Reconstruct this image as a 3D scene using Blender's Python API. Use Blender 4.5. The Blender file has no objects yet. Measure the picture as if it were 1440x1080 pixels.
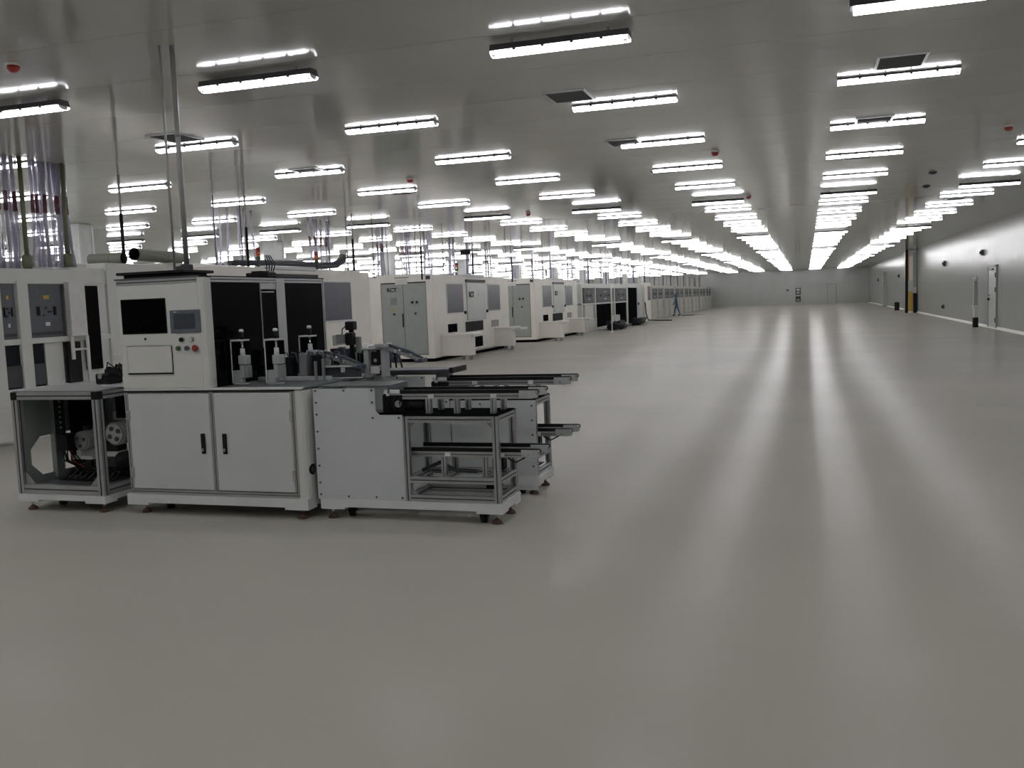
import bpy, bmesh, math, random
from mathutils import Vector, Matrix

random.seed(7)
SC = bpy.context.scene
COL = SC.collection

# ------------------------------------------------------------------ camera
EYE = 1.60
YAW, PITCH, ROLL = -0.3077, 0.0891, -0.0379
fwd = Vector((math.sin(YAW) * math.cos(PITCH), math.cos(YAW) * math.cos(PITCH), -math.sin(PITCH)))
rgt0 = Vector((math.cos(YAW), -math.sin(YAW), 0))
up0 = rgt0.cross(fwd)
rgt = math.cos(ROLL) * rgt0 + math.sin(ROLL) * up0
upv = -math.sin(ROLL) * rgt0 + math.cos(ROLL) * up0
cam_d = bpy.data.cameras.new('camera')
cam_d.sensor_width = 36.0
cam_d.lens = 1310.0 / 1440.0 * 36.0
cam_d.clip_end = 400
cam = bpy.data.objects.new('camera', cam_d)
cam.matrix_world = Matrix(((rgt.x, upv.x, -fwd.x, 0), (rgt.y, upv.y, -fwd.y, 0),
                           (rgt.z, upv.z, -fwd.z, EYE), (0, 0, 0, 1)))
COL.objects.link(cam)
SC.camera = cam

# ------------------------------------------------------------------ world, exposure
wld = bpy.data.worlds.new('world')
SC.world = wld
wld.use_nodes = True
wld.node_tree.nodes['Background'].inputs[0].default_value = (0.5, 0.5, 0.52, 1)
wld.node_tree.nodes['Background'].inputs[1].default_value = 0.02
SC.view_settings.view_transform = 'Standard'
SC.view_settings.look = 'None'
SC.view_settings.gamma = 1.0
SC.view_settings.use_curve_mapping = False
SC.view_settings.exposure = 0.0
LAMP_POWER = 15.5

# room
WX0, WX1 = -32.0, 6.24
WY0, WY1 = -7.0, 104.0
CEIL = 3.73

# ------------------------------------------------------------------ materials
def nt(name):
    m = bpy.data.materials.new(name)
    m.use_nodes = True
    return m, m.node_tree, m.node_tree.nodes['Principled BSDF']

def mat(name, col, rough=0.5, metal=0.0, spec=0.5, var=0.06, scale=8.0, bump=0.0, bscale=60.0, coat=0.0, stretch=None):
    m, t, b = nt(name)
    b.inputs['Roughness'].default_value = rough
    b.inputs['Metallic'].default_value = metal
    b.inputs['Specular IOR Level'].default_value = spec
    if coat:
        b.inputs['Coat Weight'].default_value = coat
        b.inputs['Coat Roughness'].default_value = 0.12
    tc = t.nodes.new('ShaderNodeTexCoord')
    src = tc.outputs['Object']
    if stretch:
        mp = t.nodes.new('ShaderNodeMapping')
        mp.inputs['Scale'].default_value = stretch
        t.links.new(src, mp.inputs[0]); src = mp.outputs[0]
    n = t.nodes.new('ShaderNodeTexNoise')
    n.inputs['Scale'].default_value = scale
    n.inputs['Detail'].default_value = 4
    t.links.new(src, n.inputs['Vector'])
    r = t.nodes.new('ShaderNodeValToRGB')
    r.color_ramp.elements[0].position = 0.3
    r.color_ramp.elements[1].position = 0.7
    r.color_ramp.elements[0].color = tuple(c * (1 - var) for c in col) + (1,)
    r.color_ramp.elements[1].color = tuple(min(1, c * (1 + var)) for c in col) + (1,)
    t.links.new(n.outputs['Fac'], r.inputs[0])
    t.links.new(r.outputs[0], b.inputs['Base Color'])
    if bump:
        n2 = t.nodes.new('ShaderNodeTexNoise')
        n2.inputs['Scale'].default_value = bscale
        t.links.new(src, n2.inputs['Vector'])
        bp = t.nodes.new('ShaderNodeBump')
        bp.inputs['Strength'].default_value = bump
        bp.inputs['Distance'].default_value = 0.01
        t.links.new(n2.outputs['Fac'], bp.inputs['Height'])
        t.links.new(bp.outputs[0], b.inputs['Normal'])
    return m

def emit(name, col, s):
    m, t, b = nt(name)
    b.inputs['Base Color'].default_value = (0.8, 0.8, 0.8, 1)
    b.inputs['Emission Color'].default_value = col + (1,)
    b.inputs['Emission Strength'].default_value = s
    return m

def clear(name, tint, opacity, rough=0.08):
    m, t, b = nt(name)
    b.inputs['Base Color'].default_value = tint + (1,)
    b.inputs['Roughness'].default_value = rough
    b.inputs['Specular IOR Level'].default_value = 0.8
    tr = t.nodes.new('ShaderNodeBsdfTransparent')
    tr.inputs[0].default_value = tuple(0.6 + 0.4 * c for c in tint) + (1,)
    mx = t.nodes.new('ShaderNodeMixShader')
    lw = t.nodes.new('ShaderNodeLayerWeight')
    lw.inputs[0].default_value = 0.35
    mth = t.nodes.new('ShaderNodeMath'); mth.operation = 'MULTIPLY_ADD'
    mth.inputs[1].default_value = 0.6; mth.inputs[2].default_value = opacity
    mth.use_clamp = True
    t.links.new(lw.outputs['Facing'], mth.inputs[0])
    t.links.new(mth.outputs[0], mx.inputs[0])
    t.links.new(tr.outputs[0], mx.inputs[1])
    t.links.new(b.outputs[0], mx.inputs[2])
    t.links.new(mx.outputs[0], t.nodes['Material Output'].inputs[0])
    return m

M = {}
M['floor'] = mat('epoxy_floor', (0.50, 0.482, 0.438), rough=0.9, spec=0.0, var=0.05, scale=0.35)
def floor_sheen(m, lo, hi, rough, stretch=(0.5, 3.2, 1), bump=0.08):
    t = m.node_tree
    b = t.nodes['Principled BSDF']
    gl = t.nodes.new('ShaderNodeBsdfGlossy'); gl.inputs['Roughness'].default_value = rough
    fr = t.nodes.new('ShaderNodeFresnel'); fr.inputs['IOR'].default_value = 1.45
    mr = t.nodes.new('ShaderNodeMapRange')
    mr.inputs['From Min'].default_value = 0.07; mr.inputs['From Max'].default_value = 0.8
    mr.inputs['To Min'].default_value = lo; mr.inputs['To Max'].default_value = hi
    tc = t.nodes.new('ShaderNodeTexCoord'); mp = t.nodes.new('ShaderNodeMapping')
    mp.inputs['Scale'].default_value = stretch
    n = t.nodes.new('ShaderNodeTexNoise'); n.inputs['Scale'].default_value = 1.0; n.inputs['Detail'].default_value = 2
    bp = t.nodes.new('ShaderNodeBump'); bp.inputs['Strength'].default_value = bump; bp.inputs['Distance'].default_value = 0.01
    mx = t.nodes.new('ShaderNodeMixShader')
    L = t.links
    L.new(tc.outputs['Object'], mp.inputs[0]); L.new(mp.outputs[0], n.inputs['Vector']); L.new(n.outputs['Fac'], bp.inputs['Height'])
    L.new(bp.outputs[0], gl.inputs['Normal'])
    L.new(fr.outputs[0], mr.inputs['Value']); L.new(mr.outputs[0], mx.inputs[0])
    L.new(b.outputs[0], mx.inputs[1]); L.new(gl.outputs[0], mx.inputs[2])
    L.new(mx.outputs[0], t.nodes['Material Output'].inputs[0])
floor_sheen(M['floor'], 0.006, 0.20, 0.16)
M['ceiling'] = mat('ceiling_steel', (0.52, 0.52, 0.485), rough=0.11, spec=0.6, var=0.03, scale=0.8)
M['wall'] = mat('wall_steel', (0.43, 0.44, 0.425), rough=0.9, spec=0.0, var=0.03, scale=0.8)
floor_sheen(M['wall'], 0.05, 0.55, 0.21, (1.5, 0.8, 4.0), 0.16)
M['joint'] = mat('joint_sealant', (0.32, 0.32, 0.30), rough=0.6)
M['white'] = mat('white_paint', (0.72, 0.73, 0.70), rough=0.38, var=0.03, scale=3)
M['cream'] = mat('cream_paint', (0.92, 0.885, 0.83), rough=0.40, var=0.04, scale=2)
M['plate'] = mat('pale_plate', (0.63, 0.66, 0.68), rough=0.33, var=0.03, scale=4)
M['door'] = mat('door_paint', (0.64, 0.66, 0.66), rough=0.35, var=0.03, scale=3)
M['frame'] = mat('frame_paint', (0.74, 0.77, 0.77), rough=0.42, var=0.03)
M['alu'] = mat('aluminium', (0.50, 0.51, 0.52), rough=0.36, metal=0.8, var=0.05, scale=20)
M['slot'] = mat('profile_slot', (0.09, 0.09, 0.10), rough=0.5)
M['steel'] = mat('bright_steel', (0.75, 0.75, 0.74), rough=0.2, metal=1.0)
M['black'] = mat('black_plastic', (0.012, 0.012, 0.013), rough=0.45, spec=0.2)
M['acrylic'] = mat('black_acrylic', (0.003, 0.003, 0.0035), rough=0.06, spec=0.10)
M['screen'] = mat('screen_glass', (0.002, 0.002, 0.0025), rough=0.25, spec=0.04)
M['hmi'] = mat('touch_bezel', (0.13, 0.15, 0.17), rough=0.4)
M['hmi2'] = mat('touch_glass', (0.055, 0.065, 0.08), rough=0.3)
M['greydoor'] = mat('green_grey_paint', (0.40, 0.435, 0.41), rough=0.45, var=0.05)
M['tinted'] = mat('tinted_window', (0.14, 0.135, 0.165), rough=0.3, spec=0.25, var=0.06)
M['instr'] = mat('instrument_grey', (0.15, 0.16, 0.18), rough=0.6, spec=0.25, var=0.06)
M['dark'] = mat('dark_bay', (0.016, 0.019, 0.024), rough=0.6, spec=0.12)
M['darkgrey'] = mat('dark_grey_metal', (0.075, 0.08, 0.09), rough=0.45, spec=0.3)
M['midgrey'] = mat('mid_grey_metal', (0.30, 0.31, 0.31), rough=0.45)
M['green'] = mat('green_grey_plate', (0.22, 0.26, 0.24), rough=0.4)
M['blue'] = mat('blue_grey_hose', (0.085, 0.11, 0.15), rough=0.4)
M['red'] = mat('red_plastic', (0.36, 0.03, 0.03), rough=0.4)
M['amber'] = mat('amber_plastic', (0.65, 0.16, 0.03), rough=0.4)
M['greenp'] = mat('green_plastic', (0.06, 0.13, 0.06), rough=0.4)
M['rust'] = mat('red_rubber_pad', (0.13, 0.065, 0.05), rough=0.6)
M['yellow'] = mat('yellow_guard', (0.62, 0.42, 0.07), rough=0.5)
M['olive'] = mat('galvanised_conduit', (0.19, 0.20, 0.13), rough=0.45, metal=0.3)
M['duct'] = mat('duct_wrap', (0.22, 0.23, 0.19), rough=0.55)
M['ductin'] = mat('duct_inside', (0.012, 0.012, 0.012), rough=0.8)
M['pole'] = mat('grey_pole', (0.36, 0.37, 0.36), rough=0.4, metal=0.2)
M['lampbody'] = mat('lamp_housing', (0.09, 0.09, 0.10), rough=0.35)
M['lampgrey'] = mat('lamp_housing_grey', (0.30, 0.30, 0.32), rough=0.35)
M['lampcap'] = clear('lamp_cover', (0.85, 0.86, 0.9), 0.25)
M['lampcap'].node_tree.nodes['Principled BSDF'].inputs['Emission Color'].default_value = (1.0, 0.985, 1.0, 1)
M['lampcap'].node_tree.nodes['Principled BSDF'].inputs['Emission Strength'].default_value = LAMP_POWER * .5
M['tube'] = emit('lit_tube', (1.0, 0.985, 1.0), LAMP_POWER * 2)
M['glow'] = emit('lit_diffuser', (1.0, 0.985, 1.0), LAMP_POWER)
M['hose'] = clear('clear_hose', (0.50, 0.48, 0.62), 0.68)
M['hosered'] = clear('red_hose', (0.16, 0.015, 0.05), 0.6)
M['grille'] = mat('vent_grille', (0.09, 0.095, 0.10), rough=0.5)
M['paper'] = mat('paper_tag', (0.75, 0.75, 0.73), rough=0.7)
M['suit'] = mat('blue_coverall', (0.07, 0.16, 0.26), rough=0.8, var=0.15, scale=14)
M['shoe'] = mat('dark_shoe', (0.03, 0.04, 0.06), rough=0.6)
M['skin'] = mat('skin', (0.42, 0.27, 0.20), rough=0.55)
M['column'] = mat('column_panel', (0.62, 0.65, 0.64), rough=0.3, spec=0.6)
M['slate'] = mat('slate_worktop', (0.15, 0.17, 0.18), rough=0.4, spec=0.3)
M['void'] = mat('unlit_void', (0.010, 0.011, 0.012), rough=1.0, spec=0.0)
M['fixture'] = mat('fixture_grey', (0.46, 0.49, 0.49), rough=0.4, var=0.05)
M['dull'] = mat('dimmed_white_paint', (0.56, 0.55, 0.52), rough=0.5, var=0.04)  # white paint darkened so the far bench machines look dim
M['letter'] = mat('black_lettering', (0.02, 0.02, 0.022), rough=0.5)

# ------------------------------------------------------------------ mesh helpers
ORG = {}      # world origin of every root, by object name

def org(p):
    while p is not None and p.parent is not None:
        p = p.parent
    return ORG.get(p.name, Vector((0, 0, 0))) if p is not None else Vector((0, 0, 0))

class MB:
    def __init__(s):
        s.v = []; s.f = []; s.mi = []; s.cur = 0
    def _add(s, vs, fs):
        o = len(s.v)
        s.v += [tuple(p) for p in vs]
        for f in fs:
            s.f.append(tuple(o + i for i in f)); s.mi.append(s.cur)
        return s
    def box(s, x0, x1, y0, y1, z0, z1, c=0.0):
        """box; c > 0 chamfers every edge a little"""
        if x0 > x1: x0, x1 = x1, x0
        if y0 > y1: y0, y1 = y1, y0
        if z0 > z1: z0, z1 = z1, z0
        if c <= 0:
            vs = [(x, y, z) for x in (x0, x1) for y in (y0, y1) for z in (z0, z1)]
            return s._add(vs, [(0, 1, 3, 2), (4, 6, 7, 5), (0, 4, 5, 1), (2, 3, 7, 6), (0, 2, 6, 4), (1, 5, 7, 3)])
        c = min(c, (x1 - x0) * .45, (y1 - y0) * .45, (z1 - z0) * .45)
        bm = bmesh.new()
        r = bmesh.ops.create_cube(bm, size=1.0)
        for v in bm.verts:
            v.co = Vector(((x0 + x1) / 2 + v.co.x * (x1 - x0), (y0 + y1) / 2 + v.co.y * (y1 - y0), (z0 + z1) / 2 + v.co.z * (z1 - z0)))
        bmesh.ops.bevel(bm, geom=bm.edges[:], offset=c, segments=1, affect='EDGES')
        bm.verts.ensure_lookup_table()
        for i, v in enumerate(bm.verts): v.index = i
        s._add([v.co[:] for v in bm.verts], [[v.index for v in f.verts] for f in bm.faces])
        bm.free()
        return s
    def sweep(s, path, radii, n=8, cap=True):
        pts = [Vector(p) for p in path]
        if not hasattr(radii, '__len__'): radii = [radii] * len(pts)
        base = len(s.v); prev = None
        for i, p in enumerate(pts):
            d = (pts[min(i + 1, len(pts) - 1)] - pts[max(i - 1, 0)]).normalized()
            if prev is None:
                a = d.cross(Vector((0, 0, 1)))
                if a.length < 1e-3: a = d.cross(Vector((0, 1, 0)))
                a.normalize()
            else:
                a = (prev - d * prev.dot(d)).normalized()
            prev = a
            b = d.cross(a)
            for k in range(n):
                t = 2 * math.pi * k / n
                s.v.append(tuple(p + (a * math.cos(t) + b * math.sin(t)) * radii[i]))
        for i in range(len(pts) - 1):
            for k in range(n):
                k2 = (k + 1) % n
                s.f.append((base + i * n + k, base + i * n + k2, base + (i + 1) * n + k2, base + (i + 1) * n + k)); s.mi.append(s.cur)
        if cap:
            s.f.append(tuple(base + k for k in reversed(range(n)))); s.mi.append(s.cur)
            e = base + (len(pts) - 1) * n
            s.f.append(tuple(e + k for k in range(n))); s.mi.append(s.cur)
        return s
    def cyl(s, p0, p1, r, n=10, r2=None):
        return s.sweep([p0, p1], [r, r if r2 is None else r2], n)
    def prism(s, poly, axis, a0, a1):
        """extrude a closed 2-D polygon along an axis (0=x: poly is y,z; 1=y: poly is x,z; 2=z: poly is x,y)"""
        def P(u, v, a):
            return (a, u, v) if axis == 0 else (u, a, v) if axis == 1 else (u, v, a)
        n = len(poly)
        vs = [P(u, v, a0) for u, v in poly] + [P(u, v, a1) for u, v in poly]
        fs = [(i, (i + 1) % n, n + (i + 1) % n, n + i) for i in range(n)]
        fs += [tuple(reversed(range(n))), tuple(range(n, 2 * n))]
        return s._add(vs, fs)
    def profile(s, axis, a0, a1, c0, c1, w=0.04, h=None):
        """slotted aluminium extrusion along an axis; centre (c0,c1) in the other two axes"""
        h = h or w
        pts = []
        sl, dp = 0.10, 0.16
        def side(L, D):
            return [(-.5 * L, .5 * D), (-sl * w, .5 * D), (-sl * w, .5 * D - dp * w), (sl * w, .5 * D - dp * w), (sl * w, .5 * D)]
        top = side(w, h)
        pts += top
        pts += [(p[1], -p[0]) for p in side(h, w)]
        pts += [(-p[0], -p[1]) for p in top]
        pts += [(-p[1], p[0]) for p in side(h, w)]
        poly = [(c0 + u, c1 + v) for u, v in pts]
        base = len(s.f)
        s.prism(poly, axis, a0, a1)
        for k in range(4):                      # slot floors and walls in the dark slot material
            for j in (1, 2, 3):
                s.mi[base + k * 5 + j] = 1
        return s
    def build(s, name, m, parent=None, m2=None, smooth=False):
        o = org(parent)
        me = bpy.data.meshes.new(name)
        me.from_pydata([(x - o.x, y - o.y, z - o.z) for x, y, z in s.v], [], s.f)
        me.materials.append(M[m] if isinstance(m, str) else m)
        if m2: me.materials.append(M[m2])
        if any(s.mi): me.polygons.foreach_set('material_index', s.mi)
        bm = bmesh.new(); bm.from_mesh(me)
        bmesh.ops.recalc_face_normals(bm, faces=bm.faces)
        bm.to_mesh(me); bm.free()
        if smooth:
            for p in me.polygons: p.use_smooth = len(p.vertices) <= 4
        ob = bpy.data.objects.new(name, me)
        COL.objects.link(ob)
        if parent is not None: ob.parent = parent
        return ob

def part(name, m, parent, *boxes, c=0.0):
    b = MB()
    for q in boxes: b.box(*q, c=c)
    return b.build(name, m, parent)

def prof(name, parent, axis, a0, a1, c0, c1, w=0.04, h=None):
    return MB().profile(axis, a0, a1, c0, c1, w, h).build(name, 'alu', parent, m2='slot')

def tag(o, label, cat, group=None):
    o['label'] = label; o['category'] = cat
    if group: o['group'] = group
    return o

def thing(name, loc, label, cat, group=None):
    o = bpy.data.objects.new(name, None)
    o.empty_display_size = 0.1
    o.location = loc
    COL.objects.link(o)
    ORG[o.name] = Vector(loc)
    return tag(o, label, cat, group)

def solo(name, mb, m, label, cat, group=None, m2=None, smooth=False):
    """a thing that is one mesh, its origin at the base of the shape"""
    xs = [v[0] for v in mb.v]; ys = [v[1] for v in mb.v]; zs = [v[2] for v in mb.v]
    o = Vector(((min(xs) + max(xs)) / 2, (min(ys) + max(ys)) / 2, min(zs)))
    mb.v = [(x - o.x, y - o.y, z - o.z) for x, y, z in mb.v]
    ob = mb.build(name, m, None, m2, smooth)
    ob.location = o
    return tag(ob, label, cat, group)

def copy_tree(o, loc, label=None):
    r = o.copy(); COL.objects.link(r); r.location = loc
    ORG[r.name] = Vector(loc)
    if label: r['label'] = label
    for ch in o.children:
        c = ch.copy(); COL.objects.link(c); c.parent = r
        for g in ch.children:
            d = g.copy(); COL.objects.link(d); d.parent = c
    return r

def struct(ob):
    ob['kind'] = 'structure'
    return ob

ORD = ['', 'first', 'second', 'third', 'fourth', 'fifth', 'sixth', 'seventh', 'eighth', 'ninth', 'tenth', 'eleventh', 'twelfth',
       'thirteenth', 'fourteenth', 'fifteenth', 'sixteenth', 'seventeenth', 'eighteenth', 'nineteenth']
def ordinal(n):
    if n < 20: return ORD[n]
    if n == 20: return 'twentieth'
    if n == 30: return 'thirtieth'
    if n == 40: return 'fortieth'
    return ('twenty-' if n < 30 else 'thirty-' if n < 40 else 'forty-') + ORD[n % 10]

def text_part(name, s, size, loc, rot, parent, m='letter'):
    cu = bpy.data.curves.new(name, 'FONT')
    cu.body = s; cu.size = size; cu.extrude = 0.006
    cu.offset = size * 0.035
    tmp = bpy.data.objects.new('tmp', cu)
    COL.objects.link(tmp)
    bpy.context.view_layer.update()
    me = bpy.data.meshes.new_from_object(tmp.evaluated_get(bpy.context.evaluated_depsgraph_get()))
    bpy.data.objects.remove(tmp)
    me.materials.clear(); me.materials.append(M[m])
    ob = bpy.data.objects.new(name, me)
    COL.objects.link(ob)
    ob.parent = parent
    ob.location = Vector(loc) - org(parent)
    ob.rotation_euler = rot
    return ob

# ------------------------------------------------------------------ the room shell
struct(MB().box(WX0 - .3, WX1 + .3, WY0 - .3, WY1 + .3, -0.2, 0.0).build('floor', 'floor'))

def shared_panels(parent, name, mesh_ob, locs):
    """mesh_ob is the first piece; the rest are copies that share its mesh"""
    for i, l in enumerate(locs):
        p = mesh_ob if i == 0 else mesh_ob.copy()
        if i: COL.objects.link(p)
        p.parent = parent
        p.location = l

GAP = 0.006
ceil = struct(MB().box(WX0 - .3, WX1 + .3, WY0 - .3, WY1 + .3, CEIL + .02, CEIL + .25).build('ceiling', 'joint'))
PW = 1.2
n = int((WY1 - WY0) / PW) + 1
PW = (WY1 - WY0) / n
first = MB().box(WX0, WX1, GAP / 2, PW - GAP / 2, 0, .021).build('ceiling_panel', 'ceiling')
shared_panels(ceil, 'ceiling_panel', first, [(0, WY0 + i * PW, CEIL) for i in range(n)])

wr = struct(MB().box(WX1 + .02, WX1 + .3, WY0 - .3, WY1 + .3, 0, CEIL + .02).build('wall_right', 'joint'))
first = MB().box(0, .021, GAP / 2, PW - GAP / 2, 0, CEIL).build('wall_panel', 'wall')
shared_panels(wr, 'wall_panel', first, [(WX1, WY0 + i * PW, 0) for i in range(n)])
wl = struct(MB().box(WX0 - .3, WX0 - .02, WY0 - .3, WY1 + .3, 0, CEIL + .02).build('wall_left', 'joint'))
first = MB().box(-.021, 0, GAP / 2, 4 * PW - GAP / 2, 0, CEIL).build('wall_panel', 'wall')
shared_panels(wl, 'wall_panel', first, [(WX0, WY0 + i * 4 * PW, 0) for i in range(n // 4 + 1)])
wf = struct(MB().box(WX0 - .3, WX1 + .3, WY1 + .02, WY1 + .3, 0, CEIL + .02).build('wall_far', 'joint'))
n2 = 32; pw2 = (WX1 - WX0) / n2
first = MB().box(GAP / 2, pw2 - GAP / 2, 0, .021, 0, CEIL).build('wall_panel', 'wall')
shared_panels(wf, 'wall_panel', first, [(WX0 + i * pw2, WY1, 0) for i in range(n2)])
struct(MB().box(WX0 - .3, WX1 + .3, WY0 - .3, WY0, 0, CEIL + .02).build('wall_back', 'wall'))
struct(MB().prism([(WX1, 0), (WX1, .09), (WX1 - .012, .09), (WX1 - .05, .03), (WX1 - .06, 0)], 1, WY0, WY1).build('baseboard_right', 'cream'))
struct(MB().prism([(WY1, 0), (WY1, .09), (WY1 - .012, .09), (WY1 - .06, 0)], 0, WX0, WX1).build('baseboard_far', 'wall'))

# ------------------------------------------------------------------ fluorescent lamps
LX = [3.66, 0.90, -1.88, -4.68, -7.40, -10.60, -13.15, -15.60, -18.05, -20.45, -22.9, -25.3, -27.8, -30.2]
LY0, LDY, LN = 7.52, 2.855, 34
LL = 0.575                       # half length
DROPROWS = {0, 5, 10, 15, 20, 25, 30}

def project(p):
    d = Vector(p) - Vector((0, 0, EYE))
    w = d.dot(fwd)
    if w < .1: return None
    return (720 + 1310 * d.dot(rgt) / w, 540 - 1310 * d.dot(upv) / w, w)

def lamp_dims(drop):
    """top of the housing, underside of the housing, bottom of the cover (below the ceiling)"""
    return (.035, .090, .130) if drop else (.003, .020, .060)

def lamp_housing(mb, drop):
    a, b, c = lamp_dims(drop)
    mb.prism([(-.070, -b + .012), (-.082, -b), (.082, -b), (.070, -b + .012), (.055, -a), (-.055, -a)], 0, -LL, LL)

def make_lamp_full(drop):
    a, hb, cb = lamp_dims(drop)
    r = thing('fluorescent_lamp', (0, 0, 0), 'x', 'lamp', 'fluorescent lamps under the ceiling')
    b = MB(); lamp_housing(b, drop); h = b.build('housing', 'lampbody' if drop else 'lampgrey', r)
    for x in (-.36, -.12, .12, .36):
        for y in (-.082, .082):
            part('clip', 'darkgrey', h, (x - .012, x + .012, y - .006, y + .006, -hb - .014, -hb + .012))
    for x in (-.4, .4):
        MB().cyl((x, 0, .002), (x, 0, -a - .01), .012, 8).build('hanger', 'pole', r)
    for y in (-.036, .036):
        MB().cyl((-LL + .045, y, -hb - .019), (LL - .045, y, -hb - .019), .015, 8).build('tube', 'tube', r, smooth=True)
    for sx in (-1, 1):
        part('tube_socket', 'midgrey', r, (sx * (LL - .045), sx * (LL - .015), -.055, .055, -hb - .036, -hb))
    d = cb - hb - .002
    pts = [(.078 * math.cos(t_), -hb - .002 - d * math.sin(t_)) for t_ in [math.pi * k / 10 for k in range(11)]]
    inner = [(p[0] * .95, -hb - .002 + (p[1] + hb + .002) * .95) for p in reversed(pts)]
    MB().prism(pts + inner, 0, -LL + .005, LL - .005).build('diffuser_cover', 'lampcap', r)
    return r

def lamp_simple_mb(mb, x, y, drop):
    o = len(mb.v)
    a, hb, cb = lamp_dims(drop)
    mb.cur = 0; lamp_housing(mb, drop)
    mb.cur = 1
    mb.prism([(-.074, -hb - .001), (-.068, -cb * .6 - hb * .4), (-.03, -cb), (.03, -cb), (.068, -cb * .6 - hb * .4), (.074, -hb - .001)], 0, -LL + .03, LL - .03)
    mb.cur = 0
    for i in range(o, len(mb.v)):
        v = mb.v[i]; mb.v[i] = (v[0] + x, v[1] + y, v[2] + CEIL)

lamps = []
for ci, x in enumerate(LX):
    seen = 0
    for r in range(-3, LN):  # negative rows are added above and behind the camera, unseen, to brighten the foreground
        y = LY0 + r * LDY
        a = project((x - LL, y, CEIL - .1)); b = project((x + LL, y, CEIL - .1))
        vis = r >= 0 and a and b and b[0] > 4 and a[0] < 1436 and b[1] > -8
        if vis: seen += 1
        lamps.append((ci, r, x, y, seen if vis else 0, a[2] if a else 0))
vis = sorted([l for l in lamps if l[4]], key=lambda l: l[5])
indiv = vis[:300]
ids = {(l[0], l[1]) for l in indiv}
full = {0.0: make_lamp_full(0.0), 0.07: make_lamp_full(0.07)}
simple = {}
for d in (0.0, 0.07):
    b = MB(); lamp_simple_mb(b, 0, 0, d)
    b.v = [(v[0], v[1], v[2] - CEIL) for v in b.v]
    me_ob = b.build('fluorescent_lamp', 'lampbody' if d else 'lampgrey', None, m2='glow')
    simple[d] = me_ob
used = set()
for (ci, r, x, y, k, w) in indiv:
    d = 0.07 if r in DROPROWS else 0.0
    where = 'the lamp row nearest the right wall' if ci == 0 else '%s lamp row from the right wall' % ordinal(ci + 1)
    lab = 'lit fluorescent ceiling lamp, %s from the camera in %s' % (ordinal(k), where)
    near = w < 30
    src = full[d] if near else simple[d]
    key = (d, near)
    if near:
        if key in used: o = copy_tree(src, (x, y, CEIL), lab)
        else: o = src; o.location = (x, y, CEIL); o['label'] = lab
    else:
        if key in used: o = src.copy(); COL.objects.link(o)
        else: o = src
        o.location = (x, y, CEIL)
        tag(o, lab, 'lamp', 'fluorescent lamps under the ceiling')
    used.add(key)
b = MB()
for (ci, r, x, y, k, w) in lamps:
    if (ci, r) not in ids:
        lamp_simple_mb(b, x, y, 0.07 if r in DROPROWS else 0.0)
rest = b.build('remaining_fluorescent_lamps', 'lampbody', None, m2='glow')
tag(rest, 'remaining field of lit fluorescent lamps under the far and left ceiling, with unseen rows added around the camera', 'lamps')
rest['kind'] = 'stuff'

# ------------------------------------------------------------------ ceiling vents, detectors
def vent(x, y, lab):
    r = thing('ceiling_vent', (x, y, CEIL), lab, 'vent', 'return air vents in the ceiling')
    w, d = .20, .24
    part('frame', 'plate', r, (x - w - .025, x + w + .025, y - d - .025, y - d, CEIL - .014, CEIL), (x - w - .025, x + w + .025, y + d, y + d + .025, CEIL - .014, CEIL),
         (x - w - .025, x - w, y - d, y + d, CEIL - .014, CEIL), (x + w, x + w + .025, y - d, y + d, CEIL - .014, CEIL))
    part('backing', 'black', r, (x - w, x + w, y - d, y + d, CEIL - .004, CEIL))
    for k in range(9):
        yy = y - d + (k + .5) * 2 * d / 9
        MB().prism([(yy - .018, CEIL - .005), (yy + .016, CEIL - .013), (yy + .018, CEIL - .010), (yy - .016, CEIL - .003)], 0, x - w, x + w).build('slat', 'grille', r)
for x, y, lab in [(.88, 9.8, 'dark ceiling vent above the aisle, nearest the camera on the right'), (.85, 13.05, 'dark ceiling vent above the aisle, second nearest on the right'),
                  (.83, 16.45, 'dark ceiling vent above the aisle, third along on the right'), (-2.36, 9.8, 'dark ceiling vent left of the aisle centre, largest in view there'),
                  (-2.38, 13.05, 'dark ceiling vent left of the aisle centre, second nearest'), (-2.34, 16.4, 'dark ceiling vent left of the aisle centre, third along'),
                  (-7.28, 9.8, 'dark ceiling vent behind the grey drop pole, nearest on the left'), (-7.32, 13.1, 'dark ceiling vent on the left, second behind the drop pole'),
                  (-7.35, 16.5, 'dark ceiling vent on the left, third behind the drop pole'), (3.6, 25.9, 'dark ceiling vent beside the right wall lamps')]:
    vent(x, y, lab)

def detector(x, y, lab):
    r = thing('smoke_detector', (x, y, CEIL), lab, 'detector', 'round red detectors on the ceiling')
    MB().sweep([(x, y, CEIL), (x, y, CEIL - .018)], [.065, .06], 16).build('base', 'paper', r, smooth=True)
    MB().sweep([(x, y, CEIL - .018), (x, y, CEIL - .045), (x, y, CEIL - .065), (x, y, CEIL - .072)], [.052, .05, .03, .008], 16).build('dome', 'red', r, smooth=True)
for x, y, lab in [(-6.31, 6.41, 'round red detector near the top left corner of the ceiling'), (-1.29, 14.63, 'red ceiling detector between the two middle lamp rows'),
                  (2.67, 14.5, 'red ceiling detector right of the aisle, near the right edge'), (-6.4, 14.85, 'red ceiling detector above the tall grey cabinet'),
                  (-1.20, 21.7, 'red ceiling detector beside a low hung lamp over the aisle'), (-6.5, 22.3, 'small red ceiling detector above the second machine row')]:
    detector(x, y, lab)
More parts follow.
